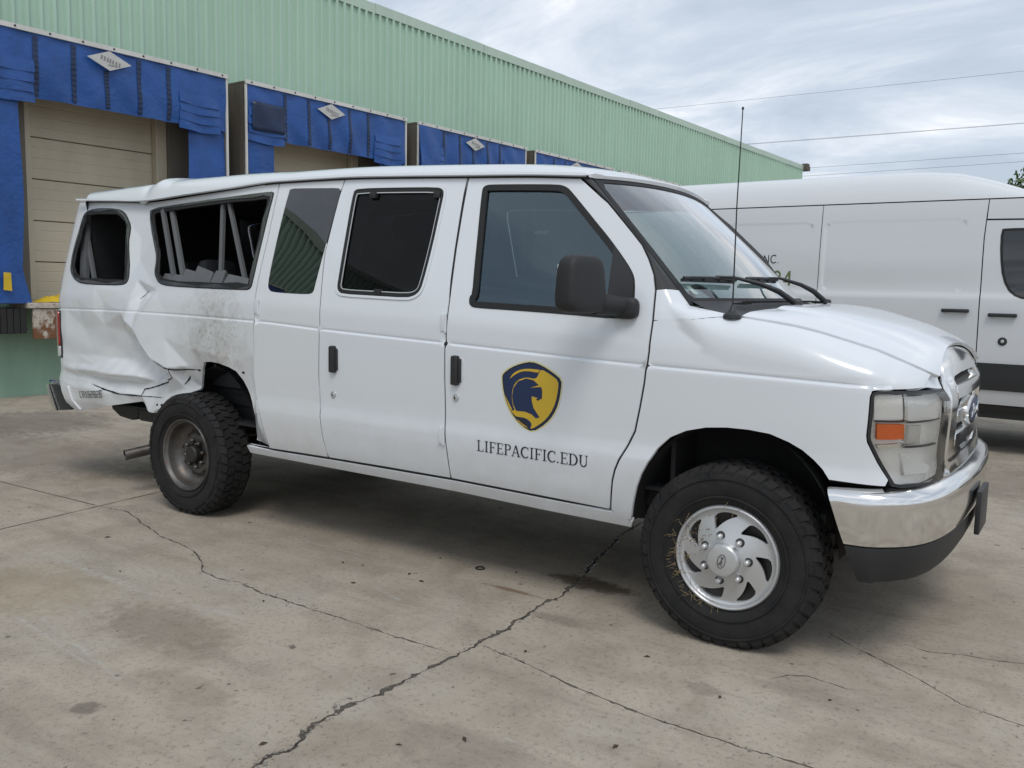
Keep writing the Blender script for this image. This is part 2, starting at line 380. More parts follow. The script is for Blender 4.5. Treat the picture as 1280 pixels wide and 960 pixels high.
SCRATCHES = [((-3.515,-1.945),(-2.501,-2.006),.030),((-2.501,-2.006),(-1.776,-1.941),.024),((-2.607,-2.509),(-1.902,-2.596),.014),((-2.508,-2.45),(-1.68,-2.603),.018),((-2.626,-.956),(-2.014,-.966),.012),((-.304,-2.112),(-.117,-2.117),.008),((-1.615,-1.303),(-1.414,-1.358),.007)]
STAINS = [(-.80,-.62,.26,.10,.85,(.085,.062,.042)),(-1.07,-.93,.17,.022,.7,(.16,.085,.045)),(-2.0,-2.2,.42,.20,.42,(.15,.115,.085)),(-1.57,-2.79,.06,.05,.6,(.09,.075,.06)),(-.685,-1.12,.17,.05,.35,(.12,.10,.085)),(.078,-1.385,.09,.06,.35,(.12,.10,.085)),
          (-6.2,-.6,1.5,.7,.4,(.14,.12,.10)),(-7.8,.2,1.0,.9,.5,(.10,.09,.075)),(1.6,3.5,2.5,1.0,.4,(.13,.11,.09)),(-1.45,-2.5,.28,.10,.3,(.17,.125,.09)),(-.35,-2.25,.30,.16,.25,(.16,.14,.115)),(-2.9,-2.3,.5,.3,.35,(.27,.20,.12))]
def concrete():
    m, nt, bs, out = newmat('yard_concrete'); P(bs, rough=.9, spec=.25); L = nt.links.new
    pos = position(nt); xyz = sepxyz(nt, pos)
    big = noise(nt, .55, 6, .6, pos, .4); mid = noise(nt, 3.2, 7, .62, pos, .3); fine = noise(nt, 42, 6, .7, pos); grit = noise(nt, 260, 3, .6, pos)
    c = mixc(nt, ramp(nt, big, [(.32,0.0),(.70,1.0)]), (.350,.304,.243), (.478,.426,.350))
    c = mixc(nt, ramp(nt, mid, [(.34,.6),(.56,0.0)]), c, (.250,.212,.168))
    c = mixc(nt, ramp(nt, noise(nt, 1.3, 7, .68, pos, .8), [(.52,0.0),(.72,.5)]), c, (.425,.398,.352))
    mp = nt.nodes.new('ShaderNodeMapping'); mp.inputs['Scale'].default_value = (.35,2.4,1); mp.inputs['Rotation'].default_value = (0,0,R(-8)); L(pos, mp.inputs[0])
    c = mixc(nt, ramp(nt, noise(nt, 2.0, 6, .65, mp.outputs[0], .4), [(.50,0.0),(.68,.38)]), c, (.21,.182,.148))
    c = mixc(nt, ramp(nt, fine, [(.32,.55),(.47,0.0)]), c, (.125,.106,.086)); c = mixc(nt, ramp(nt, fine, [(.60,0.0),(.74,.34)]), c, (.48,.45,.40))
    c = mixc(nt, ramp(nt, grit, [(.35,.5),(.46,0.0)]), c, (.10,.088,.074)); c = mixc(nt, ramp(nt, grit, [(.58,0.0),(.68,.30)]), c, (.42,.40,.37))
    sp = noise(nt, 16, 2, .4, pos); c = mixc(nt, ramp(nt, sp, [(.235,.7),(.275,0.0)]), c, (.055,.048,.042))
    vp = nt.nodes.new('ShaderNodeTexVoronoi'); vp.inputs['Scale'].default_value = 34; L(pos, vp.inputs['Vector'])
    pit = math_(nt, 'MULTIPLY', ramp(nt, vp.outputs['Distance'], [(.10,1.0),(.17,0.0)]), ramp(nt, noise(nt, 5, 4, .6, pos), [(.52,0.0),(.66,.75)])); c = mixc(nt, pit, c, (.10,.086,.07))
    vw = nt.nodes.new('ShaderNodeTexVoronoi'); vw.inputs['Scale'].default_value = 52; L(pos, vw.inputs['Vector'])
    chip = math_(nt, 'MULTIPLY', ramp(nt, vw.outputs['Distance'], [(.12,1.0),(.20,0.0)]), ramp(nt, noise(nt, 7, 4, .6, pos), [(.56,0.0),(.68,.6)])); c = mixc(nt, chip, c, (.52,.49,.44))
    wob = noise(nt, 14, 5, .65, pos)
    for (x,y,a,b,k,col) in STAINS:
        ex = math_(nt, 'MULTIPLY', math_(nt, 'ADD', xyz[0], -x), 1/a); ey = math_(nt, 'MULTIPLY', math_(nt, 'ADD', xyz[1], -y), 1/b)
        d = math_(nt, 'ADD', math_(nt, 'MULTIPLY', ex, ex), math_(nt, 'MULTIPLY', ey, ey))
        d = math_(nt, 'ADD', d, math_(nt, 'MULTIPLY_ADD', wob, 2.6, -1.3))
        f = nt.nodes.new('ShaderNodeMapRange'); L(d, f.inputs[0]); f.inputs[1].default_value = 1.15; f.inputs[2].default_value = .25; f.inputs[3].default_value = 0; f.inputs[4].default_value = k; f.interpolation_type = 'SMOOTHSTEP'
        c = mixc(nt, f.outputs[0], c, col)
    brk = ramp(nt, noise(nt, 24, 5, .7, pos), [(.42,0.0),(.60,1.0)])
    for (a,b,w) in SCRATCHES:
        ax, ay = a; ux, uy = b[0]-ax, b[1]-ay; LL = math.hypot(ux,uy); ux /= LL; uy /= LL
        px = math_(nt, 'ADD', xyz[0], -ax); py = math_(nt, 'ADD', xyz[1], -ay)
        t = math_(nt, 'ADD', math_(nt, 'MULTIPLY', px, ux), math_(nt, 'MULTIPLY', py, uy)); q = math_(nt, 'ABSOLUTE', math_(nt, 'ADD', math_(nt, 'MULTIPLY', px, -uy), math_(nt, 'MULTIPLY', py, ux)))
        q = math_(nt, 'ADD', q, math_(nt, 'MULTIPLY_ADD', mid, .06, -.03)); q = math_(nt, 'ABSOLUTE', q)
        f = nt.nodes.new('ShaderNodeMapRange'); L(q, f.inputs[0]); f.inputs[1].default_value = w; f.inputs[2].default_value = 0; f.inputs[3].default_value = 0; f.inputs[4].default_value = .75
        e = math_(nt, 'MULTIPLY', math_(nt, 'MULTIPLY', math_(nt, 'GREATER_THAN', t, 0.0), math_(nt, 'LESS_THAN', t, LL)), f.outputs[0])
        c = mixc(nt, math_(nt, 'MULTIPLY', e, brk), c, (.42,.405,.37))
    L(c, bs.inputs['Base Color'])
    h = math_(nt, 'ADD', math_(nt, 'MULTIPLY', fine, .6), math_(nt, 'MULTIPLY', grit, .4)); bump(nt, bs, h, .45, .006)
    return m
M['concrete'] = concrete()
M['crack_dirt'] = simple('dark_crack_dirt', (.095,.083,.068), .98, 0, .5, 90, .6)
M['joint'] = simple('joint_filler', (.12,.105,.088), .95, 0, .3, 60, .4)
M['stone'] = simple('loose_stone', (.24,.225,.20), .9, 0, .4, 30)
M['leaf_bit'] = simple('dry_dark_leaf', (.05,.035,.022), .85, 0, .3, 30)
# building
def streaky(name, col, dark, rough=.55, amt=.5, sc=(6,6,.35), bmp=0, metal=0):
    m, nt, bs, out = newmat(name); P(bs, rough=rough, metal=metal); L = nt.links.new
    oc = objcoord(nt); pos = position(nt); mp = nt.nodes.new('ShaderNodeMapping'); mp.inputs['Scale'].default_value = sc; L(pos, mp.inputs[0])
    s = noise(nt, 1.0, 6, .6, mp.outputs[0]); b = noise(nt, .9, 4, .55, pos)
    c = mixc(nt, ramp(nt, s, [(.42,0.0),(.75,amt)]), col, dark); c = mixc(nt, ramp(nt, b, [(.3,.25),(.65,0.0)]), c, dark)
    sp = noise(nt, 30, 4, .6, pos); c = mixc(nt, ramp(nt, sp, [(.68,0.0),(.75,amt*.7)]), c, tuple(v*.5 for v in dark))
    L(c, bs.inputs['Base Color'])
    if bmp: bump(nt, bs, sp, bmp, .01)
    return m
M['green_steel'] = streaky('green_painted_steel', (.44,.62,.50), (.34,.49,.395), .45, .45)
M['green_trim'] = streaky('pale_green_trim', (.48,.60,.51), (.34,.45,.37), .45, .4)
M['green_concrete'] = streaky('green_painted_concrete', (.30,.45,.345), (.20,.30,.225), .8, .55, (3,3,.8), .3)
M['beige_door'] = streaky('beige_door_panel', (.52,.465,.355), (.40,.35,.26), .55, .5, (3,3,1.2))
M['grey_block'] = streaky('dirty_block_wall', (.17,.155,.13), (.09,.08,.065), .85, .6, (4,4,.8), .3)
M['shelter_side'] = streaky('weathered_shelter_side', (.13,.115,.095), (.055,.05,.042), .8, .8, (8,8,.5), .2)
M['white_trim'] = streaky('white_edge_trim', (.66,.66,.63), (.40,.39,.36), .5, .4, (5,5,2))
M['roof_sheet'] = simple('grey_roof_sheet', (.35,.36,.35), .6, .3, .1, 3)
def vinyl(name, col, dark, wr=.5):
    m, nt, bs, out = newmat(name); P(bs, rough=.42, spec=.45); L = nt.links.new
    pos = position(nt); n = noise(nt, 2.6, 6, .6, pos, .5); n2 = noise(nt, 14, 5, .6, pos, .8)
    c = mixc(nt, ramp(nt, n, [(.35,0.0),(.7,1.0)]), col, dark); c = mixc(nt, ramp(nt, n2, [(.62,0.0),(.78,.3)]), c, (.10,.16,.30))
    L(c, bs.inputs['Base Color']); bump(nt, bs, math_(nt, 'ADD', n, math_(nt, 'MULTIPLY', n2, .35)), wr, .05); return m
M['blue_vinyl'] = vinyl('blue_vinyl', (.018,.088,.320), (.014,.066,.245))
M['navy_vinyl'] = vinyl('navy_strap', (.010,.028,.085), (.008,.020,.055), .2)
M['badge_white'] = simple('faded_white_badge', (.52,.52,.50), .6, 0, .15, 12)
M['badge_grey'] = simple('faded_grey_print', (.24,.24,.235), .6, 0, .2, 40)
M['dock_black'] = simple('black_dock_rubber', (.018,.018,.018), .8, 0, .3, 20, .3)
def rusty_plate():
    m, nt, bs, out = newmat('rusty_white_plate'); P(bs, rough=.75); L = nt.links.new
    pos = position(nt); n = noise(nt, 9, 6, .65, pos); xyz = sepxyz(nt, pos)
    low = nt.nodes.new('ShaderNodeMapRange'); L(xyz[2], low.inputs[0]); low.inputs[1].default_value = 1.15; low.inputs[2].default_value = .75; low.inputs[3].default_value = -.10; low.inputs[4].default_value = .18
    c = mixc(nt, ramp(nt, math_(nt, 'ADD', n, low.outputs[0]), [(.48,0.0),(.60,1.0)]), (.50,.45,.38), (.17,.075,.032))
    v = nt.nodes.new('ShaderNodeTexVoronoi'); v.inputs['Scale'].default_value = 26; L(pos, v.inputs['Vector'])
    c = mixc(nt, ramp(nt, v.outputs['Distance'], [(.20,.55),(.34,0.0)]), c, (.16,.085,.045)); L(c, bs.inputs['Base Color']); return m
M['rusty_plate'] = rusty_plate()
M['yellow_cloth'] = simple('yellow_plastic', (.62,.42,.02), .6, 0, .2, 12)
M['cable'] = simple('black_cable', (.035,.036,.04), .6)
M['bark'] = simple('tree_bark', (.10,.075,.055), .9, 0, .3, 12, .5)
M['leaf'] = simple('tree_leaves', (.055,.095,.030), .6, 0, .45, 3)
M['leaf2'] = simple('tree_leaves_light', (.085,.135,.045), .6, 0, .4, 3)
# ---------------------------------------------------------------- van surfaces
class Curve1:
    """monotone-ish cubic through points (Hermite, limited slopes)"""
    def __init__(self, pts):
        self.x = np.array([p[0] for p in pts], float); self.y = np.array([p[1] for p in pts], float)
        h = np.diff(self.x); d = np.diff(self.y) / h
        m = np.zeros(len(self.x)); m[0] = d[0]; m[-1] = d[-1]
        for i in range(1, len(d)):
            if d[i-1] * d[i] > 0:
                w1 = 2*h[i] + h[i-1]; w2 = h[i] + 2*h[i-1]
                m[i] = (w1 + w2) / (w1/d[i-1] + w2/d[i])
        self.m = m
    def __call__(self, v):
        v = np.asarray(v, float); x = self.x; y = self.y; m = self.m
        i = np.clip(np.searchsorted(x, v) - 1, 0, len(x) - 2)
        h = x[i+1] - x[i]; t = (np.clip(v, x[0], x[-1]) - x[i]) / h
        t2 = t*t; t3 = t2*t
        r = (2*t3-3*t2+1)*y[i] + (t3-2*t2+t)*h*m[i] + (-2*t3+3*t2)*y[i+1] + (t3-t2)*h*m[i+1]
        r = r + np.where(v < x[0], (v-x[0])*m[0], 0) + np.where(v > x[-1], (v-x[-1])*m[-1], 0)
        return r

Z_CREASE = Curve1([(-5.1,1.243),(-4.25,1.252),(-2.85,1.237),(-2.3,1.213),(-1.44,1.182),(-.37,1.144),(.15,1.132),(.5,1.12),(.8,1.105)])
Z_DRIP = Curve1([(-5.15,2.03),(-4.97,2.022),(-4.576,2.007),(-4.204,1.993),(-3.746,2.014),(-3.31,2.035),(-2.877,2.055),(-2.343,2.051),(-1.944,2.037),(-1.493,2.017),(-1.133,2.001),(-.804,1.979),(-.3,1.945),(.2,1.9)])
W_LOW = Curve1([(.30,.86),(.38,.915),(.44,.948),(.50,.974),(.56,.990),(.64,1.001),(.70,1.006),(.735,1.0065),(.775,1.000),(.81,.995),(.86,.9945)])
W_MID = Curve1([(0,.9945),(.5,.9985),(.9,.9995),(1,.9985)])
W_UP = Curve1([(0,.991),(.1,.986),(.22,.965),(.6,.876),(1,.772),(1.1,.74)])
def half_width(x, z):
    zc = Z_CREASE(x); zd = Z_DRIP(x)
    lo = W_LOW(np.minimum(z, .86)); mi = W_MID(np.clip((z-.86)/(zc-.86), 0, 1)); up = W_UP(np.maximum((z-zc)/(zd-zc), 0))
    k = np.clip((z-(zc-.004))/.008, 0, 1); k = k*k*(3-2*k)
    w = np.where(z < .86, lo, mi*(1-k) + up*k)
    # pressed groove along the crease, running out behind the headlamp
    return w - .0060*np.exp(-((z-zc-.004)/.0055)**2)*np.clip((.50-x)/.06,0,1)
# plan of the flank: corner at the tail, long side, round nose
_plan = [(-5.14,.0),(-5.14,.40),(-5.138,.70),(-5.13,.80),(-5.11,.875),(-5.075,.925),(-5.0,.957),(-4.80,.975),(-4.4,.987),(-3.6,.998),(-2.8,1.003),(-1.4,1.005),(-.4,1.003),
         (0,.998),(.3,.988),(.45,.968),(.55,.940),(.615,.895),(.668,.82),(.702,.73),(.722,.62),(.738,.40),(.746,.20),(.749,.0)]
def _dense_plan():
    P = np.array(_plan); out = [P[0]]
    def cr(p0,p1,p2,p3,t):
        # centripetal catmull-rom
        a = .5; t0=0; t1=t0+np.linalg.norm(p1-p0)**a; t2=t1+np.linalg.norm(p2-p1)**a; t3=t2+np.linalg.norm(p3-p2)**a
        u = t1+(t2-t1)*t
        A1=(t1-u)/(t1-t0)*p0+(u-t0)/(t1-t0)*p1; A2=(t2-u)/(t2-t1)*p1+(u-t1)/(t2-t1)*p2; A3=(t3-u)/(t3-t2)*p2+(u-t2)/(t3-t2)*p3
        B1=(t2-u)/(t2-t0)*A1+(u-t0)/(t2-t0)*A2; B2=(t3-u)/(t3-t1)*A2+(u-t1)/(t3-t1)*A3
        return (t2-u)/(t2-t1)*B1+(u-t1)/(t2-t1)*B2
    Q = np.vstack([P[0]*1.0+[0,-.3], P, P[-1]+[0,-.2]])
    for i in range(1, len(Q)-2):
        for t in np.linspace(0,1,9)[1:]: out.append(cr(Q[i-1],Q[i],Q[i+1],Q[i+2],t))
    return np.array(out)
_PD = _dense_plan()
_PS = np.concatenate([[0], np.cumsum(np.linalg.norm(np.diff(_PD,axis=0),axis=1))])
_PS = _PS - np.interp(0.0, _PD[:,0], _PS)          # s = 0 at the front axle
def plan(s):
    return np.interp(s,_PS,_PD[:,0]), np.interp(s,_PS,_PD[:,1])
def flank(s, z):
    """point on the outer skin of the near (right hand) side; s along the plan, z up; y is negative"""
    s = np.asarray(s,float); z = np.asarray(z,float)
    e = .012
    x,h = plan(s); x1,h1 = plan(s+e); x0,h0 = plan(s-e)
    tx = x1-x0; th = h1-h0; L = np.sqrt(tx*tx+th*th); nx = -th/L; nh = tx/L
    inset = 1.005 - half_width(x, z)
    lean = np.where(nx > 0, -1.3*np.clip(z-1.0,0,1)**2*nx, 0)
    # the tail leans forward with height, all along the corner
    k = np.clip((-x-4.6)/.4, 0, 1)
    rear = s < -1.4
    X = x - nx*np.where(rear, np.minimum(inset,.03), inset) + lean + k*-.06*np.clip(z-1.25,0,1)
    Y = -np.where(rear, h*(1.005-inset)/1.005, h - nh*inset)
    return np.stack([X,Y,z+0*s],-1)
# front clip above the shoulder: superellipse sections
Z_SH = Curve1([(-.6,1.46),(-.36,1.44),(-.22,1.30),(-.1,1.205),(0,1.168),(.3,1.157),(.5,1.145),(.60,1.115),(.68,1.08),(.74,1.05)])
Z_HOOD = Curve1([(-.6,1.52),(-.3,1.47),(-.1,1.42),(.05,1.405),(.16,1.397),(.41,1.349),(.55,1.308),(.65,1.268),(.72,1.225),(.76,1.19)])
N_HOOD = Curve1([(-.3,4.4),(0,4.2),(.2,3.4),(.5,2.2),(.75,2.0)])
def clip_sec(x, th):
    """th 0 (shoulder) .. pi/2 (hood centre), polar superellipse"""
    x = np.asarray(x,float); th = np.asarray(th,float)
    i = len(_PD)//2
    W = np.interp(x, _PD[i:,0], _PD[i:,1]) - (1.005-half_width(x, Z_SH(x)-.001))
    n = N_HOOD(x); c = np.abs(np.cos(th)); sn = np.abs(np.sin(th))
    r = (c**n+sn**n)**(-1/n)
    return np.stack([x+0*th, -W*r*c, Z_SH(x) + (Z_HOOD(x)-Z_SH(x))*r*sn], -1)
def polar(x, th):
    return float(np.arctan(np.tan(min(th,1.5707))**(2/float(N_HOOD(x))))) if th < 1.57 else math.pi/2
# outlines on the van flank: (distance along the plan, height) in metres
GAP_QD = [(-2.878, 2.0531), (-2.8672, 1.7278), (-2.8716, 1.4185), (-2.8595, 1.2369), (-2.858, 1.0613), (-2.8652, 0.9208), (-2.8529, 0.828), (-2.8001, 0.6933), (-2.762, 0.5467), (-2.757, 0.5012)]
GAP_DD = [(-2.3424, 2.0487), (-2.3583, 1.9478), (-2.3754, 1.6363), (-2.3346, 1.3524), (-2.3205, 1.1795), (-2.3274, 0.9602), (-2.3098, 0.7419), (-2.2928, 0.6004), (-2.2699, 0.5088)]
GAP_DF = [(-1.4872, 2.0147), (-1.4824, 1.8438), (-1.4754, 1.6516), (-1.4573, 1.4073), (-1.4511, 1.2399), (-1.4496, 1.0244), (-1.444, 0.7867), (-1.4251, 0.629), (-1.4154, 0.5119)]
GAP_FF = [(-0.8424, 1.9773), (-0.7442, 1.9055), (-0.672, 1.8532), (-0.5701, 1.7584), (-0.4692, 1.6616), (-0.4266, 1.599), (-0.3905, 1.5322), (-0.3717, 1.4645), (-0.3646, 1.3383), (-0.3658, 1.2041), (-0.3775, 1.0702), (-0.3945, 0.9643), (-0.4142, 0.8619), (-0.4468, 0.7924), (-0.4818, 0.7275), (-0.5001, 0.6815), (-0.5125, 0.6328), (-0.521, 0.562), (-0.5301, 0.4936)]
SILL = [(-2.9679, 0.5049), (-2.7372, 0.4987), (-2.2699, 0.5088), (-1.4154, 0.5119), (-0.5301, 0.4936)]
ARCH_F = [(-0.4306, 0.4584), (-0.4119, 0.5422), (-0.3938, 0.6155), (-0.3706, 0.6778), (-0.3423, 0.7338), (-0.3053, 0.7953), (-0.2504, 0.8491), (-0.1806, 0.8838), (-0.0983, 0.9059), (-0.0112, 0.9151), (0.0771, 0.9156), (0.1635, 0.9079), (0.2359, 0.8841), (0.2888, 0.8584), (0.3325, 0.8258), (0.3671, 0.7928), (0.3932, 0.7567)]
ARCH_R = [(-3.4001, 0.9212), (-3.358, 0.9635), (-3.28, 0.9711), (-3.1888, 0.9673), (-3.1074, 0.9511), (-3.0496, 0.9312), (-3.0012, 0.8822), (-2.9737, 0.8321), (-2.9412, 0.7504), (-2.933, 0.6704), (-2.9635, 0.5155)]
QBOT = [(-4.7833, 0.5265), (-4.4327, 0.59), (-4.0738, 0.6515), (-4.0169, 0.6192), (-3.9512, 0.5933), (-3.8393, 0.5992), (-3.7565, 0.66), (-3.6272, 0.7285), (-3.488, 0.7802), (-3.4437, 0.8583)]
WQ1 = [(-4.9199, 1.8252), (-4.917, 1.9007), (-4.8959, 1.9438), (-4.8081, 1.9636), (-4.6709, 1.9612), (-4.5462, 1.9538), (-4.4691, 1.9344), (-4.4148, 1.902), (-4.3444, 1.8256), (-4.3336, 1.7734), (-4.3234, 1.7159), (-4.254, 1.5669), (-4.2109, 1.471), (-4.2212, 1.439), (-4.2664, 1.4224), (-4.4889, 1.4217), (-4.7188, 1.4266), (-4.8064, 1.445), (-4.8671, 1.4753), (-4.9152, 1.5233), (-4.9334, 1.6119), (-4.934, 1.7098)]
WQ2 = [(-4.1719, 1.9439), (-3.8597, 1.9617), (-3.3706, 1.983), (-2.9976, 1.9971), (-2.9056, 1.9982), (-2.9003, 1.9654), (-2.9038, 1.8869), (-2.9076, 1.6626), (-2.909, 1.4526), (-2.9215, 1.4222), (-2.9547, 1.4147), (-3.3101, 1.4177), (-3.7356, 1.4255), (-3.8396, 1.4417), (-3.8976, 1.4795), (-3.93, 1.5154), (-3.9393, 1.5673), (-3.963, 1.6195), (-4.0239, 1.683), (-4.0772, 1.7394), (-4.127, 1.8126), (-4.1642, 1.8892)]
WD1 = [(-2.7817, 1.9983), (-2.7681, 2.0072), (-2.7248, 2.0085), (-2.526, 2.0006), (-2.3922, 1.9953), (-2.3653, 1.9887), (-2.3564, 1.9725), (-2.3769, 1.7027), (-2.3974, 1.4316), (-2.4048, 1.4117), (-2.4336, 1.4024), (-2.5864, 1.4036), (-2.7328, 1.4097), (-2.7659, 1.4204), (-2.7815, 1.4407), (-2.7872, 1.4956), (-2.7908, 1.7453)]
WD2 = [(-2.2646, 1.8995), (-2.2658, 1.9529), (-2.2575, 1.9837), (-2.2169, 1.9961), (-1.9291, 1.9884), (-1.6696, 1.9783), (-1.6249, 1.9658), (-1.6021, 1.9379), (-1.6012, 1.8762), (-1.6064, 1.6525), (-1.6219, 1.4675), (-1.6375, 1.4232), (-1.6731, 1.3963), (-1.7284, 1.3849), (-1.9467, 1.3898), (-2.1771, 1.395), (-2.2188, 1.409), (-2.2415, 1.4408), (-2.2436, 1.5055), (-2.255, 1.7012)]
WF = [(-1.3833, 1.9286), (-1.3817, 1.9506), (-1.3653, 1.9619), (-1.3324, 1.9644), (-1.121, 1.9556), (-0.9509, 1.9465), (-0.9147, 1.938), (-0.8808, 1.9187), (-0.7512, 1.7991), (-0.6233, 1.6809), (-0.5503, 1.6061), (-0.5066, 1.5573), (-0.4858, 1.5297), (-0.4729, 1.4987), (-0.4612, 1.42), (-0.4609, 1.3722), (-0.474, 1.3479), (-0.5064, 1.3348), (-0.82, 1.3484), (-1.0806, 1.3565), (-1.2933, 1.3614), (-1.3208, 1.3683), (-1.335, 1.3871), (-1.3372, 1.4139), (-1.3238, 1.4296), (-1.3397, 1.5531), (-1.3618, 1.749)]
HL = [(0.5375, 1.1033), (0.5638, 1.1086), (0.7168, 1.1129), (1.1, 1.0935), (1.0861, 0.917), (1.06, 0.7184), (0.7644, 0.7448), (0.6331, 0.7452), (0.615, 0.7761), (0.5694, 0.841), (0.5275, 0.9149), (0.5231, 0.9389), (0.5271, 1.0447), (0.5296, 1.0836)]
MIR = [(-0.4729, 1.4987)]
EMB_out = [(-0.9409, 1.1339), (-0.883, 1.1205), (-0.8257, 1.0941), (-0.7747, 1.0616), (-0.775, 1.0134), (-0.7877, 0.9458), (-0.8151, 0.8883), (-0.8567, 0.8411), (-0.9303, 0.7963), (-0.9868, 0.815), (-1.0403, 0.8534), (-1.0784, 0.9066), (-1.1029, 0.9741), (-1.1113, 1.0365), (-1.1079, 1.065), (-1.058, 1.0998), (-0.999, 1.1222)]
EMB_dark = [(-0.9407, 1.1278), (-0.8864, 1.1142), (-0.8326, 1.0888), (-0.7801, 1.057), (-0.7819, 1.0129), (-0.7947, 0.9464), (-0.8208, 0.8926), (-0.8612, 0.8468), (-0.9309, 0.8018), (-0.9833, 0.8204), (-1.0344, 0.859), (-1.0708, 0.9105), (-1.0954, 0.976), (-1.1037, 1.0371), (-1.101, 1.0605), (-1.0541, 1.0938), (-0.9974, 1.1161)]
EMB_yel = [(-0.8874, 1.0971), (-0.8394, 1.0762), (-0.796, 1.051), (-0.7971, 1.0086), (-0.8101, 0.9468), (-0.835, 0.8986), (-0.8716, 0.8568), (-0.9317, 0.8171), (-0.9442, 0.8195), (-0.9345, 0.8342), (-0.9438, 0.8507), (-0.9735, 0.8651), (-1.0121, 0.865), (-1.0293, 0.8684), (-1.0481, 0.8905), (-1.0294, 0.8948), (-1.0422, 0.9163), (-1.0484, 0.9598), (-1.0414, 1.0042), (-1.0158, 1.0374), (-0.9683, 1.0546), (-0.9245, 1.0492), (-0.9088, 1.0577), (-0.8999, 1.0798)]
EMB_arc = [(-1.0629, 1.037), (-1.0424, 1.0666), (-1.0056, 1.0865), (-0.9617, 1.0945), (-0.9146, 1.094), (-0.8931, 1.0931), (-0.9035, 1.0789), (-0.9252, 1.081), (-0.9615, 1.0834), (-0.9981, 1.0784), (-1.0348, 1.0596)]
EMB_head = [(-1.0219, 0.893), (-1.0393, 0.9229), (-1.0454, 0.96), (-1.0383, 0.9982), (-1.0135, 1.0314), (-0.9681, 1.0484), (-0.928, 1.0428), (-0.8988, 1.023), (-0.9513, 1.0065), (-0.8864, 1.0154), (-0.8804, 0.9987), (-0.8813, 0.9619), (-0.8906, 0.9598), (-0.9013, 0.9503), (-0.9143, 0.9577), (-0.9014, 0.9632), (-0.9377, 0.9693), (-0.936, 0.9447), (-0.9263, 0.9146), (-0.8934, 0.8744), (-0.915, 0.8685), (-0.937, 0.885), (-0.9737, 0.8939)]
EMB_low = [(-1.0164, 0.8571), (-0.992, 0.862), (-0.9658, 0.8484), (-0.9443, 0.8208), (-0.965, 0.8261), (-0.9951, 0.8404)]
TXT = [(-1.2396, 0.6795), (-0.6288, 0.6768), (-1.2385, 0.7332), (-0.6279, 0.7258)]
NUM = [(-4.7505, 0.621), (-4.4361, 0.654), (-4.7481, 0.6717), (-4.4372, 0.7039)]
HANDLES = [(-2.2091, 1.0599), (-1.378, 1.057), (-2.2138, 0.8682), (-1.3779, 0.9236), (-2.2913, 0.9277), (-1.4599, 1.2824), (-1.4364, 0.7286), (-2.8621, 1.3243), (-2.8267, 0.7423)]
TAIL = [(-4.919, 1.2314), (-4.9021, 0.9076)]
# ---------------------------------------------------------------- yard
def crack_outline(pl, w):
    """jagged strip around a polyline; returns left, centre, right point lists"""
    P_ = [np.array(p) for p in pl]; pts = []
    for i in range(len(P_)-1):
        L = np.linalg.norm(P_[i+1]-P_[i]); k = max(2, int(L/.014))
        for t in range(k): pts.append(P_[i]+(P_[i+1]-P_[i])*t/k)
    pts.append(P_[-1]); pts = np.array(pts); n = len(pts)
    wob = 1.1*np.convolve(RNG.normal(0,1,n+8), np.ones(7)/4, 'same')[4:n+4]+.35*RNG.normal(0,1,n)
    T = np.gradient(pts, axis=0); T /= np.linalg.norm(T,axis=1)[:,None]; Nn = np.stack([-T[:,1],T[:,0]],-1)
    pts = pts + Nn*(wob*.0052*min(1.3,w/.009))[:,None]
    t = np.linspace(0,1,n); env = np.minimum(1, np.minimum(t,1-t)*14+.25)
    wl = w*.5*env*np.clip(1+.9*np.convolve(RNG.normal(0,1,n),np.ones(3)/2,'same')+1.6*(RNG.random(n) < .05),.15,3.2); wr = w*.5*env*np.clip(1+.9*np.convolve(RNG.normal(0,1,n),np.ones(3)/2,'same')+1.6*(RNG.random(n) < .05),.15,3.2)
    return pts+Nn*wl[:,None], pts, pts-Nn*wr[:,None]
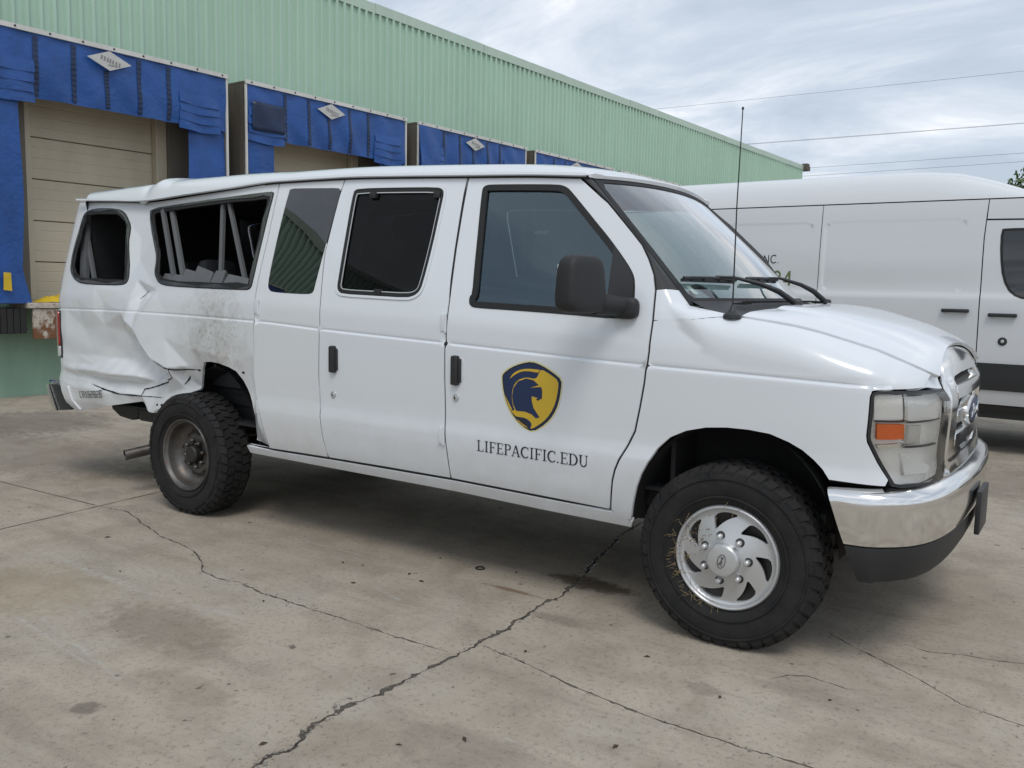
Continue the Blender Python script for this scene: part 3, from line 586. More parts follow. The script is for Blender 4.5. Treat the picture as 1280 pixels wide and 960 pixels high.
def build_yard():
    cr = [crack_outline(p, w) for p, w in CRACKS]
    S = 260.0; V = [(-S,-S),(S,-S),(S,S),(-S,S)]; E = [(0,1),(1,2),(2,3),(3,0)]; loops = []
    for l, c, r in cr:
        lp = np.vstack([l, r[::-1]]); b = len(V); V += [tuple(p) for p in lp]; E += [(b+i, b+(i+1)%len(lp)) for i in range(len(lp))]; loops.append(lp)
    for x in np.arange(-14,6,2.0):
        for y in np.arange(-4,10,2.0): V.append((x,y))
    vo, eo, fo, _, _, _ = delaunay_2d_cdt([Vector((float(a),float(b))) for a,b in V], E, [], 0, 1e-6)
    pts = np.array([(v.x,v.y) for v in vo]); tri = np.array([f for f in fo if len(f) == 3]); c = pts[tri].mean(1)
    ins = np.zeros(len(tri), bool)
    for lp in loops:
        near = (c[:,0] > lp[:,0].min()) & (c[:,0] < lp[:,0].max()) & (c[:,1] > lp[:,1].min()) & (c[:,1] < lp[:,1].max())
        idx = np.where(near)[0]; ins[idx] |= in_poly(c[idx], lp)
    tri = tri[~ins]
    A = pts[tri]; sg = (A[:,1,0]-A[:,0,0])*(A[:,2,1]-A[:,0,1])-(A[:,1,1]-A[:,0,1])*(A[:,2,0]-A[:,0,0]); tri[sg < 0] = tri[sg < 0][:,::-1]
    g = mesh('ground', [(x,y,0) for x,y in pts], tri, M['concrete']); tag(g, 'worn tan concrete yard with cracks and stains', kind='structure')
    for (l, c_, r), (_, w) in zip(cr, CRACKS):
        n = len(l); d = .004+.30*w; V = [(*p,0.0005) for p in l]+[(*p,-d*random.uniform(.6,1.1)) for p in c_]+[(*p,0.0005) for p in r]
        F = []
        for i in range(n-1): F += [(i,n+i,n+i+1,i+1),(n+i,2*n+i,2*n+i+1,n+i+1)]
        mesh('crack', V, F, M['crack_dirt'], g)
    # sawn slab joints as shallow filled strips let into the sheet
    for a, b, w in [((-3.96,-2.6),(-4.19,-.3),.010),((-4.19,-.3),(-4.30,1.6),.009),((-9.6,-1.4),(-4.14,-1.236),.008),((1.0,2.4),(9.0,2.2),.010)]:
        a = np.array(a); b = np.array(b); t = (b-a)/np.linalg.norm(b-a); nn = np.array([-t[1],t[0]]); k = 40; V = []; F = []
        for i in range(k+1):
            q = a+(b-a)*i/k; ww = w*random.uniform(.25,.75); V += [(*(q+nn*ww),.002),(*(q-nn*ww),.002)]
            if i: F.append((2*i-2,2*i-1,2*i+1,2*i))
        mesh('slab_joint', V, F, M['joint'], g)
    # loose stones in and beside the open joint: uncountable grit
    mb = MB()
    for (pl, w), nst in zip(CRACKS, (420,150,90,30,20,0)):
        Pn = np.array(pl)
        for _ in range(nst):
            i = random.randrange(len(Pn)-1); q = Pn[i]+(Pn[i+1]-Pn[i])*random.random(); r_ = random.uniform(.0015,.0055)*(1.5 if random.random() < .1 else 1)
            s = random.gauss(0, .018 if random.random() < .75 else .09); q = q+np.array([s*.7,s])
            vs = [Vector((random.uniform(.6,1.2)*a, random.uniform(.6,1.2)*b, random.uniform(.4,.9)*c2))*r_ for a,b,c2 in ((1,0,0),(-1,0,0),(0,1,0),(0,-1,0),(0,0,1),(0,0,-1))]
            rot = Matrix.Rotation(random.random()*6.28,3,'Z'); vs = [rot@v+Vector((q[0],q[1],r_*.45)) for v in vs]
            mb.add(vs, [(0,2,4),(2,1,4),(1,3,4),(3,0,4),(2,0,5),(1,2,5),(3,1,5),(0,3,5)])
    for _ in range(230):
        q = (random.uniform(-4.5,1.6), random.uniform(-3.0,-.2)); r_ = random.uniform(.0012,.0040)
        vs = [Vector((a,b,c2*.7))*r_*random.uniform(.6,1.3)+Vector((q[0],q[1],r_*.4)) for a,b,c2 in ((1,0,0),(-1,0,0),(0,1,0),(0,-1,0),(0,0,1),(0,0,-1))]
        mb.add(vs, [(0,2,4),(2,1,4),(1,3,4),(3,0,4),(2,0,5),(1,2,5),(3,1,5),(0,3,5)])
    st = mb.build('grit', M['stone']); tag(st, 'loose grit and small stones scattered along the cracks', kind='stuff')
    mb = MB()
    for (x,y) in [(-2.02,-1.12),(-1.75,-1.32),(-1.62,-1.05),(-1.5,-1.1),(-1.66,-.75),(-1.2,-.7),(-.62,-1.5),(.167,-1.415),(.02,-1.95),(-.4,-2.2),(-2.8,-1.9),(-1.9,-1.75),(-.2,-1.25),(-3.4,-1.6),(.5,-1.2),(-.9,-2.6),(-.45,-2.55),(-.55,-2.35)]:
        a = random.random()*6.28; l = random.uniform(.008,.020); w = l*.4; c, s = math.cos(a), math.sin(a)
        mb.add([(x+c*l,y+s*l,.002),(x-s*w,y+c*w,.007),(x-c*l,y-s*l,.003),(x+s*w,y-c*w,.002)], [(0,1,2,3)])
    lf = mb.build('leaf_litter', M['leaf_bit']); tag(lf, 'dark dry leaf scraps lying on the concrete', kind='stuff')
    ring = MB(); n = 28
    ring.lathe([(.022+.004*math.cos(t),.0045+.004*math.sin(t)) for t in np.linspace(0,2*math.pi,9)[:-1]], n, 'z', (-1.387,-.76,0), close=True)
    o = ring.build('rubber_ring', M['dock_black'], smooth=True); tag(o, 'small black rubber ring lying on the concrete under the van side', 'ring')
    pb = MB(); q = (-.898,-2.289); pb.add([(q[0]+.012,q[1],.006),(q[0]-.010,q[1]+.004,.005),(q[0],q[1]+.011,.007),(q[0]+.002,q[1]-.010,.006),(q[0],q[1],.017),(q[0],q[1],0)], [(0,2,4),(2,1,4),(1,3,4),(3,0,4),(2,0,5),(1,2,5),(3,1,5),(0,3,5)])
    o = pb.build('pebble', M['stone']); tag(o, 'pale pebble lying beside the widest crack', 'pebble')
build_yard()
# ---------------------------------------------------------------- warehouse with loading docks
WH_Q = (-9.85, 1.2, 0); WH_YAW = 1.532
SHELTERS = [(-7.92,-4.56),(-4.27,-.91),(-.62,2.74),(3.036,6.40),(6.686,10.0),(10.324,13.63),(13.97,17.27),(17.62,20.92)]
U0, U1, ZT = -24.0, 28.6, 6.2
def build_warehouse():
    w = empty('warehouse', WH_Q, WH_YAW); tag(w, 'long green warehouse of ribbed steel cladding above loading docks', 'warehouse')
    doors = [(a+.80, b-.62) for a, b in SHELTERS]
    # lower wall: painted base, block wall between the door openings
    mb = MB(); mb.box(U0,U1,0,.5,-.3,1.14); mb.build('base_wall', M['green_concrete'], w)
    mb = MB(); edges = [U0]
    for a, b in doors: edges += [a, b]
    edges.append(U1)
    for i in range(0, len(edges), 2): mb.box(edges[i], edges[i+1], .02, .42, 1.14, 4.36)
    for a, b in doors: mb.box(a, b, .02, .42, 3.72, 4.36)
    mb.build('upper_wall', M['grey_block'], w)
    # ribbed cladding, one sheet after another
    pitch, nr = .165, 6; prof = []
    for k in range(nr):
        x = k*pitch; prof += [(x,0.0),(x+.098,0.0),(x+.110,-.042),(x+.150,-.042),(x+.162,0.0)]
    prof.append((nr*pitch+.012, -.003))
    V = []; F = []
    for i, (x, y) in enumerate(prof):
        V += [(x,y,4.30),(x,y,ZT)]
        if i: F.append((2*i-2,2*i,2*i+1,2*i-1))
    sheet = None; u = U0
    while u < U1-.3:
        if sheet is None: sheet = mesh('cladding_sheet', V, F, M['green_steel'], w); o = sheet
        else: o = copyobj(sheet, w)
        o.location = (u, -.03+random.uniform(-.004,.004), random.uniform(-.012,.012)); u += nr*pitch
    # eaves trim: folded flashing in lengths, gutter end
    u = U0; tr = None
    while u < U1:
        ln = min(3.0, U1+.12-u)
        mb = MB(); mb.add([(0,-.075,ZT-.13),(ln,-.075,ZT-.13),(ln,-.075,ZT+.03),(0,-.075,ZT+.03),(ln,.35,ZT+.09),(0,.35,ZT+.09),(0,-.05,ZT-.13),(ln,-.05,ZT-.13)], [(0,1,2,3),(3,2,4,5),(0,6,7,1)])
        o = mb.build('eaves_flashing', M['green_trim'], w); o.location = (u, random.uniform(-.004,.004), random.uniform(-.006,.006)); u += 3.004
    mb = MB(); mb.box(U1-.1,U1+.32,-.20,.05,ZT-.14,ZT+.02); mb.box(U1+.02,U1+.30,-.18,.03,ZT+.02,ZT+.12,.01); mb.build('gutter_end', M['shelter_side'], w)
    mb = MB(); mb.box(U0,U1-.02,.36,30,ZT-.2,ZT+.05); mb.build('roof', M['roof_sheet'], w)
    mb = MB(); mb.box(U1-.3,U1-.01,.43,30,-.3,ZT-.21); mb.build('end_wall', M['green_steel'], w); mb = MB(); mb.box(U0,U0+.3,.43,30,-.3,ZT-.21); mb.build('end_wall', M['green_steel'], w)
    mb = MB(); mb.box(U0+.31,U1-.31,.9,1.0,-.3,ZT-.21); mb.build('inner_wall', M['grey_block'], w)
    # sectional doors
    proto = None
    for a, b in doors:
        d = empty('dock_door', (a,.20,1.15), 0, w); n = 5; h = 2.57/n; wd = b-a
        for k in range(n):
            mb = MB(); z0 = k*h+.005; z1 = (k+1)*h-.005; y = 0
            pr = [(z0,-.004),(z0+.008,-.012)]+[q_ for f_ in (.25,.5,.75) for q_ in ((z0+h*f_-.008,-.012),(z0+h*f_,-.0085),(z0+h*f_+.008,-.012))]+[(z1-.008,-.012),(z1,-.004)]
            V = []; F = []
            for i,(z,yy) in enumerate(pr):
                V += [(0,yy,z),(wd,yy,z)]
                if i: F.append((2*i-2,2*i-1,2*i+1,2*i))
            V += [(0,.04,z0),(wd,.04,z0),(0,.04,z1),(wd,.04,z1)]; m = len(pr)*2; F += [(m,m+1,1,0),(m-2,m-1,m+3,m+2),(m+2,m+3,m+1,m)]
            mesh('panel', V, F, M['beige_door'], d)
        mb = MB(); mb.box(wd-.16,wd-.002,-.13,-.02,0,2.57,.01); mb.build('jamb', M['beige_door'], d); mb = MB(); mb.box(.002,.09,-.13,-.02,0,2.57,.01); mb.build('jamb', M['beige_door'], d)
    return w
build_warehouse()
def cloth(nu, nz, u0, u1, z0, z1, yfun, thick=.004):
    V = []; F = []
    for j in range(nz+1):
        for i in range(nu+1):
            u = u0+(u1-u0)*i/nu; z = z0+(z1-z0)*j/nz; V.append((u,yfun(u,z),z))
    n = len(V); V += [(x,y+thick,z) for x,y,z in V]
    for j in range(nz):
        for i in range(nu):
            a = j*(nu+1)+i; F.append((a,a+1,a+nu+2,a+nu+1)); F.append((n+a,n+a+nu+1,n+a+nu+2,n+a+1))
    for i in range(nu):
        a = i; F.append((a,n+a,n+a+1,a+1)); a = nz*(nu+1)+i; F.append((a,a+1,n+a+1,n+a))
    for j in range(nz):
        a = j*(nu+1); F.append((a,a+nu+1,n+a+nu+1,n+a)); a += nu; F.append((a,n+a,n+a+nu+1,a+nu+1))
    return V, F
SHELTER_LABELS = ['blue vinyl dock shelter farthest along the wall past the van tail', 'blue vinyl dock shelter next beyond the one behind the van tail',
    'large blue dock shelter with yellow tag, beside the rusty dock plate', 'blue dock shelter with dark patched upper corner above the crushed van roof',
    'blue dock shelter with sagging left flap, third along the wall from the yellow tag', 'small distant blue dock shelter above the van windshield pillar', 'blue dock shelter just showing above the van roof front', 'blue dock shelter at the far end of the row']
def build_shelter(idx, u0, u1):
    rs = random.Random(100+idx); s = empty('dock_shelter', (0,0,0), 0)
    c, sn = math.cos(WH_YAW), math.sin(WH_YAW); s.location = (WH_Q[0]+c*u0, WH_Q[1]+sn*u0, 0); s.rotation_euler = (0,0,WH_YAW)
    tag(s, SHELTER_LABELS[idx], 'dock shelter', 'blue dock shelters along the warehouse wall')
    W = u1-u0; D = .45; zt = 4.32; zb = 3.56; ph = rs.uniform(0,6)
    # rigid sides and top box
    mb = MB(); mb.box(0,.10,-D+.03,-.03,1.16,zt-.02); mb.build('side_panel', M['shelter_side'], s)
    mb = MB(); mb.box(W-.10,W,-D+.03,-.03,1.16,zt-.02); mb.build('side_panel', M['shelter_side'], s)
    mb = MB(); mb.box(.003,W-.003,-D+.03,-.03,zt-.016,zt+.012); mb.build('top_panel', M['shelter_side'], s)
    bag = lambda u, z: -D-.012-.022*math.sin((z-zb)/(zt-zb)*math.pi)*(1+.5*math.sin(u*7.3+ph))-.010*math.sin(u*14.6+ph*2+z*3)-.016*math.sin((u*1.3+z)*9+ph)*max(0,1-(z-zb)/.75)
    V, F = cloth(60,16,.035,W-.035,zb,zt,bag); mesh('head_curtain', V, F, M['blue_vinyl'], s, True, auto=60)
    # side curtains
    fl = lambda k: (lambda u,z: -D+.02-.02*math.sin(z*2.2+ph+k)-.012*math.sin(u*16+z*1.3+ph))
    def side(a0, a1, inner, k):
        V, F = cloth(10,30,a0,a1,1.16,zb+.06,fl(k)); V = np.array(V)
        t = np.clip((1.55-V[:,2])/.4,0,1); m = (V[:,0]-a0)/(a1-a0) if inner > 0 else (a1-V[:,0])/(a1-a0)
        V[:,0] += inner*(.10*t*m + .02*np.sin(V[:,2]*3+ph)*m)
        return mesh('side_curtain', V, F, M['blue_vinyl'], s, True, auto=60)
    side(.035,.53,1,0); side(W-.61,W-.035,-1,2)
    # white edge battens with bolts
    mb = MB(); mb.box(.0,W,-D-.045,-D-.016,zt-.03,zt+.025); 
    o = mb.build('edge_batten', M['white_trim'], s)
    mb = MB()
    for k in range(9): mb.lathe([(.0,-D-.056),(.011,-D-.054),(.013,-D-.044)],8,'y',(.1+k*(W-.2)/8,0,zt))
    mb.build('bolts', M['dark_steel'], o)
    for x in (.0, W-.030):
        mb = MB(); mb.box(x,x+.030,-D-.03,-D-.006,1.2,zt-.035); mb.build('edge_batten', M['white_trim'], s)
    # vertical wear straps
    for k, q in enumerate((.72,1.17,1.585,2.02,2.44)):
        q *= W/3.36
        V = []; F = []; n = 22
        for j in range(n+1):
            z = zb+.02+(zt-.06-zb-.02)*j/n; 
            if k == 2: z = zb+.02+(4.02-zb)*j/n
            jz = .004*(j%2); V += [(q-.028+.006*math.sin(z*9),bag(q-.028,z)-.006-jz,z),(q+.028+.006*math.sin(z*9),bag(q+.028,z)-.006-jz,z)]
            if j: F.append((2*j-2,2*j-1,2*j+1,2*j))
        mesh('strap', V, F, M['navy_vinyl'], s)
    # corner pleats
    for side_ in (0,1):
        a0, a1 = (.04,.69) if side_ == 0 else (W-.78,W-.14)
        a0 *= 1; 
        for k in range(4):
            z1 = zb+.43-k*.115; z0 = z1-.135; sag = rs.uniform(.0,.02)
            yf = lambda u,z,k=k,z0=z0,z1=z1,sag=sag: bag(u,z)-.006-.018*(1-(z-z0)/(z1-z0))-.008*math.sin(u*11+k)-.002*k
            V, F = cloth(12,4,a0+rs.uniform(-.01,.01),a1+rs.uniform(-.015,.015),z0,z1,yf,.003); V = np.array(V)
            V[:,2] += -.02*np.sin((V[:,0]-a0)/(a1-a0)*math.pi)*(1-(V[:,2]-z0)/(z1-z0))-sag*(V[:,0]-a0)/(a1-a0)
            mesh('pleat', V, F, M['blue_vinyl'], s, True, auto=60)
    # diamond badge
    cx, cz = W*.476, 4.155; y = bag(cx,cz)-.055
    b = mesh('diamond_badge', [(cx-.29,y,cz),(cx,y,cz-.118),(cx+.29,y,cz),(cx,y,cz+.118),(cx-.29,y+.004,cz),(cx,y+.004,cz-.118),(cx+.29,y+.004,cz),(cx,y+.004,cz+.118)], [(0,1,2,3),(7,6,5,4),(0,4,5,1),(1,5,6,2),(2,6,7,3),(3,7,4,0)], M['badge_white'], s)
    mb = MB()
    for k in range(7):
        xx = cx-.12+k*.038+rs.uniform(-.006,.006); zz = cz+.03-k*.009; mb.add([(xx,y-.003,zz-.028),(xx+.022,y-.003,zz-.032),(xx+.030,y-.003,zz+.020),(xx+.008,y-.003,zz+.024)], [(0,1,2,3)])
    mb.add([(cx-.02,y-.004,cz-.055),(cx+.10,y-.004,cz-.06),(cx+.10,y-.004,cz-.048),(cx-.02,y-.004,cz-.043)], [(0,1,2,3)])
    mb.build('faded_print', M['badge_grey'], b)
    if idx == 3:
        yy = lambda u,z: bag(u,z)-.045; V, F = cloth(8,8,.09,.67,3.66,4.06,yy,.003); mesh('patch', V, F, M['navy_vinyl'], s, True)
    if idx == 4:
        yy = lambda u,z: bag(u,z)-.035-.08*max(0,(4.2-z))*(1-u); V, F = cloth(8,14,.02,.55,3.2,4.28,yy,.003); mesh('torn_flap', V, F, M['blue_vinyl'], s, True, auto=60)
    if idx == 2:
        y = -D-.022; V = [(.262,y,1.315),(.355,y,1.305),(.350,y,1.515),(.270,y,1.52)]; mesh('yellow_tag', V+[(a,b_+.006,c_) for a,b_,c_ in V], [(0,1,2,3),(7,6,5,4),(0,4,5,1),(1,5,6,2),(2,6,7,3),(3,7,4,0)], M['yellow_cloth'], s)
    return s
for _i, (_a, _b) in enumerate(SHELTERS): build_shelter(_i, _a, _b)
def wh(u, out, z):
    c, s = math.cos(WH_YAW), math.sin(WH_YAW); return (WH_Q[0]+c*u+s*out, WH_Q[1]+s*u-c*out, z)
def wh_thing(name, label, cat, u, group=None):
    e = empty(name, wh(u,0,0), WH_YAW); return tag(e, label, cat, group)
def build_dock_bits():
    # black laminated bumper under the blue curtain
    d = wh_thing('dock_bumper', 'black rubber dock bumper on the green base wall under the blue curtain', 'dock bumper', -.62)
    for k in range(7):
        mb = MB(); mb.box(.02+k*.075,.088+k*.075,-.40,-.004,.80,1.10,.006); mb.build('rubber_slab', M['dock_black'], d)
    mb = MB(); mb.box(0,.56,-.385,-.006,.84,.86); mb.build('clamp_rod', M['dark_steel'], d)
    # rusty dock plate
    p_ = wh_thing('dock_plate', 'rusty pale steel dock lip plate hanging beside the black bumper', 'dock plate', -.02)
    mb = MB(); mb.box(0,1.9,-.44,-.40,.73,1.09,.006); mb.build('lip', M['rusty_plate'], p_)
    mb = MB(); mb.box(-.06,1.98,-.46,-.004,1.10,1.165,.008); mb.build('platform', M['rusty_plate'], p_)
    mb = MB()
    for x in (.12,.9,1.7): mb.lathe([(.03,x-.05),(.03,x+.05)],10,'x',(0,-.40,1.085))
    mb.build('hinge', M['dark_steel'], p_)
    # yellow sack lying on the plate
    y = wh_thing('yellow_sheet', 'crumpled yellow plastic sheet lying on the rusty dock plate', 'sheet', .05)
    V = []; n = 14
    for j in range(7):
        for i in range(n): 
            u = i/(n-1); v = j/6; V.append((.02+u*.75,-.36+v*.25,1.168+.075*math.sin(u*math.pi)*math.sin(v*math.pi)*(1+.5*math.sin(u*17+v*9))+.01*random.random()*math.sin(u*math.pi)))
    F = [(j*n+i,j*n+i+1,(j+1)*n+i+1,(j+1)*n+i) for j in range(6) for i in range(n-1)]
    mesh('sheet', V, F, M['yellow_cloth'], y, True)
build_dock_bits()
# ---------------------------------------------------------------- overhead lines and tree
def build_cables():
    for z0, dz, lab, yy in ((12.84,.0,'topmost thin overhead cable crossing the cloudy sky',48),(10.24,.0,'lower strand of the twin overhead cables',48),(10.34,.0,'upper strand of the twin overhead cables',48.4),(8.72,.01,'overhead cable rising just behind the warehouse gutter end',48),(8.28,.012,'lowest overhead cable above the cargo van roof',48)):
        mb = MB(); pts = []
        for i in range(41):
            x = -70+i*4.0; pts.append((x, yy, z0+dz*(x+8)+.0009*((x-(-12))**2)*.25-.02))
        mb.tube(pts, .007, 6); o = mb.build('overhead_cable', M['cable'], smooth=True); tag(o, lab, 'cable', 'overhead cables behind the warehouse')
build_cables()
def build_tree(name, loc, h, r, label, seed):
    rs = random.Random(seed); t = empty(name, loc); tag(t, label, 'tree', 'trees beyond the vans')
    mb = MB(); mb.tube([(0,0,0),(.05,.02,h*.25),(-.05,.05,h*.5),(.03,0,h*.8)], [.17,.14,.10,.04], 10); limbs = []
    for k in range(9):
        a = rs.uniform(0,6.28); z = h*rs.uniform(.35,.7); L = r*rs.uniform(.5,.9); e = (math.cos(a)*L, math.sin(a)*L, z+h*rs.uniform(.08,.22)); limbs.append(e)
        mb.tube([(0,0,z),(e[0]*.5,e[1]*.5,z+(e[2]-z)*.4),e], [.06,.04,.015], 6)
    mb.build('trunk', M['bark'], t, True)
    cl = [(rs.uniform(-r,r)*.8, rs.uniform(-r,r)*.8, h*rs.uniform(.45,1.0)) for _ in range(26)]+limbs
    V = []; F = []; mi = []
    for cx, cy, cz in cl:
        cr = r*rs.uniform(.22,.42)
        for _ in range(420):
            v = Vector((rs.gauss(0,1),rs.gauss(0,1),rs.gauss(0,.8))).normalized()*cr*rs.uniform(.45,1.08); p_ = Vector((cx,cy,cz))+v
            a = Vector((rs.gauss(0,1),rs.gauss(0,1),rs.gauss(0,1))).normalized()*rs.uniform(.06,.13); b = a.orthogonal().normalized()*a.length*.5
            k = len(V); V += [p_-a,p_+b,p_+a,p_-b]; F.append((k,k+1,k+2,k+3)); mi.append(rs.randrange(2))
    mesh('crown', V, F, None, t, mats=[M['leaf'],M['leaf2']], fmat=mi)
build_tree('leafy_tree', (-.75,34.5,0), 5.65, 1.9, 'dark green tree top showing above the front of the cargo van roof', 3)
# ---------------------------------------------------------------- the wrecked passenger van
VAN = empty('passenger_van', (0,0,0)); tag(VAN, 'white passenger van with crushed rear quarter and yellow shield emblem on its door', 'van')
def A(x): return np.asarray(x, float)
CR_OFF = (-.030,-.014,-.007,-.003,.003,.007,.014,.030)
GAP = .0055; RW = .782
def path_between(a, b, pts):
    return [p for p in pts if a <= p[0] <= b]
# ---- crushed sheet metal: a folded-sheet height map (x, z, depth inwards)
DENT = [(-5.35,2.1,0),(-5.35,1.3,.0),(-5.35,.3,.0),(-5.05,1.24,.0),(-4.95,1.9,0),(-4.6,2.0,.0),(-4.12,1.98,.015),(-3.9,1.95,.02),(-3.2,2.0,0),(-2.75,2.1,0),(-2.75,1.4,0),(-2.75,.9,0),(-2.75,.5,.02),(-2.6,.3,0),
        # pillar between the two quarter windows, bent in
        (-4.20,1.90,.02),(-4.22,1.75,.030),(-4.17,1.60,.034),(-4.10,1.46,.02),(-4.02,1.39,.050),(-4.25,1.385,.015),(-3.85,1.40,.01),(-4.55,1.40,.0),(-4.9,1.40,.0),(-3.4,1.40,.0),(-3.0,1.40,0),
        # belt line
        (-4.9,1.25,.0),(-4.55,1.25,.004),(-4.22,1.245,.010),(-4.05,1.24,.01),(-3.7,1.24,.0),(-3.2,1.235,.0),(-4.75,1.32,.0),(-4.45,1.315,.014),(-4.15,1.31,.012),
        # ridge running down and forward from the belt line to the torn wheel arch
        (-4.14,1.19,-.008),(-4.02,1.14,-.020),(-3.92,1.04,-.028),(-3.82,.965,-.032),(-3.66,.905,-.018),
        # hollow behind the ridge
        (-4.25,1.12,.050),(-4.12,1.03,.085),(-3.98,.96,.10),(-3.86,.90,.11),(-4.45,1.15,.026),(-4.7,1.12,.02),(-4.9,1.05,.0),(-4.4,1.02,.050),
        # horizontal buckles in the lower corner
        (-5.0,0.930,0),(-4.82,0.930,0.015),(-4.6,0.934,0.035),(-4.4,0.926,0.055),(-4.22,0.930,0.065),(-4.06,0.930,0.075),
        (-5.0,0.865,0.0),(-4.82,0.865,0.012),(-4.6,0.869,0.02),(-4.4,0.861,0.022),(-4.22,0.865,0.03),(-4.06,0.865,0.05),
        (-5.0,0.825,0.0),(-4.82,0.825,0.004),(-4.6,0.829,0.002),(-4.4,0.821,0.0),(-4.22,0.825,0.008),(-4.06,0.825,0.02),
        (-5.0,0.775,0.004),(-4.82,0.775,0.022),(-4.6,0.779,0.034),(-4.4,0.771,0.04),(-4.22,0.775,0.048),(-4.06,0.775,0.06),
        (-5.0,0.735,0.004),(-4.82,0.735,0.02),(-4.6,0.739,0.028),(-4.4,0.731,0.032),(-4.22,0.735,0.04),(-4.06,0.735,0.06),
        (-5.0,0.700,0.004),(-4.82,0.700,0.008),(-4.6,0.704,0.01),(-4.4,0.696,0.012),(-4.22,0.700,0.02),(-4.06,0.700,0.045),
        (-5.0,0.600,0.006),(-4.82,0.600,0.01),(-4.6,0.604,0.012),(-4.4,0.596,0.016),(-4.22,0.600,0.03),(-4.06,0.600,0.06),
        (-5.0,0.500,0.03),(-4.82,0.500,0.03),(-4.6,0.504,0.035),(-4.4,0.496,0.04),(-4.22,0.500,0.05),(-4.06,0.500,0.08),
        # flap behind the wheel, pushed in and twisted out at its lower edge
        (-3.95,.80,.07),(-3.80,.84,.06),(-3.62,.88,.035),(-3.5,.93,.02),(-3.42,.95,.03),(-3.9,.72,.055),(-3.75,.74,.04),(-3.6,.78,.05),(-3.85,.62,.015),(-3.95,.58,.02),(-3.7,.66,.03),(-3.48,.80,.07),
        # ahead of the wheel
        (-3.45,1.05,.005),(-3.2,1.02,.0),(-3.0,1.0,.006),(-2.92,.92,.02),(-2.90,.80,.035),(-2.93,.66,.05),(-2.95,.54,.06),(-2.84,.90,.012),(-2.80,.75,.012),(-2.86,.66,.018),(-2.80,.56,.02),(-3.0,1.2,.0),(-2.88,1.05,.002),(-3.5,1.15,.0),(-3.7,1.10,-.008)]
def _tin():
    P_ = A([d[:2] for d in DENT]); vo, eo, fo, ov, _, _ = delaunay_2d_cdt([Vector((float(a),float(b))) for a,b in P_], [], [], 0, 1e-6)
    pts = A([(v.x,v.y) for v in vo]); val = A([DENT[o[0]][2] if len(o) else 0 for o in ov]); tri = np.array([f for f in fo if len(f) == 3]); return pts, val, tri
_TP, _TV, _TT = _tin()
def dent(x, z):
    x = A(x); z = A(z); out = np.zeros(x.shape)
    a = _TP[_TT[:,0]]; b = _TP[_TT[:,1]]; c = _TP[_TT[:,2]]
    for i in range(len(_TT)):
        d = (b[i,1]-c[i,1])*(a[i,0]-c[i,0])+(c[i,0]-b[i,0])*(a[i,1]-c[i,1])
        if abs(d) < 1e-9: continue
        l1 = ((b[i,1]-c[i,1])*(x-c[i,0])+(c[i,0]-b[i,0])*(z-c[i,1]))/d; l2 = ((c[i,1]-a[i,1])*(x-c[i,0])+(a[i,0]-c[i,0])*(z-c[i,1]))/d; l3 = 1-l1-l2
        m = (l1 >= -1e-6)&(l2 >= -1e-6)&(l3 >= -1e-6); v = l1*_TV[_TT[i,0]]+l2*_TV[_TT[i,1]]+l3*_TV[_TT[i,2]]; out = np.where(m, v, out)
    return out
def dent_s(x, z):
    r = .004; return 1.45*(.36*dent(x,z)+.16*(dent(x+r,z)+dent(x-r,z)+dent(x,z+r)+dent(x,z-r)))
def wrinkle(x, z):
    k = np.clip((-x-3.55)/.5,0,1)*np.clip((1.30-z)/.3,0,1)
    return k*(.003*np.sin(x*11+z*25)+.0012*np.sin(x*47-z*29+1))
def flank_r(s, z):
    p = flank(s, z); d = dent_s(A(s), A(z))+wrinkle(A(s),A(z)); k = np.clip((A(s)+5.08)/.12,0,1)   # fold dies out round the tail corner
    p = p.copy(); p[...,1] += d*k; p[...,0] += .35*d*np.clip((-A(s)-4.4)/.5,0,1); return p
# ---- outlines
gQD, gDD, gDF, gFF = GAP_QD, GAP_DD, GAP_DF, GAP_FF
def zd_line(x0, x1, n=8, off=-.004): return [(x, float(Z_DRIP(x))+off) for x in np.linspace(x0,x1,n)]
q_rear = [(-5.30, 2.0),(-5.30,1.6),(-5.30,1.2),(-5.30,.9),(-5.25,.62),(-4.98,.545)]
quarter = [gQD[0]]+zd_line(gQD[0][0]-.02,-5.15,14)+q_rear+QBOT+ARCH_R+[(-2.85,.503),gQD[-1]]+gQD[::-1][1:-1]
door_r = zd_line(gDD[0][0],gQD[0][0],5)+gQD[1:]+[(-2.5,.506)]+gDD[::-1][:-1]
door_m = zd_line(gDF[0][0],gDD[0][0],7)+gDD[1:]+[(-1.85,.512)]+gDF[::-1][:-1]
door_f = zd_line(gFF[0][0],gDF[0][0],6)+gDF[1:]+[(-1.1,.506),(-.8,.5)]+gFF[::-1][:-1]
VL = (Z_CREASE, CR_OFF)
def panel(name, outer, holes, parent, mat='paint', fn=flank, mirror=False, **k):
    o = A(outer); o = inset(o, GAP)
    return patch(name, fn, o, holes, M[mat], parent, du=k.pop('du',.05), dv=k.pop('dv',.028), vlines=k.pop('vl',VL), mirror=mirror, roll=.0012, **k)
def ring(name, fn, outer, inner, mat, parent, lift=.004, depth=.016, mirror=False, step=.02):
    """a moulding that follows a window opening"""
    n = max(len(outer),len(inner)); return patch(name, fn, outer, [inner], M[mat], parent, du=.2, dv=.2, step=step, off=lift, depth=depth, mirror=mirror)
def smooth_holes(w, it=1): return smooth_poly(w, it)
wq1, wq2, wd1, wd2, wf = (smooth_poly(A(w),1) for w in (WQ1,WQ2,WD1,WD2,WF))
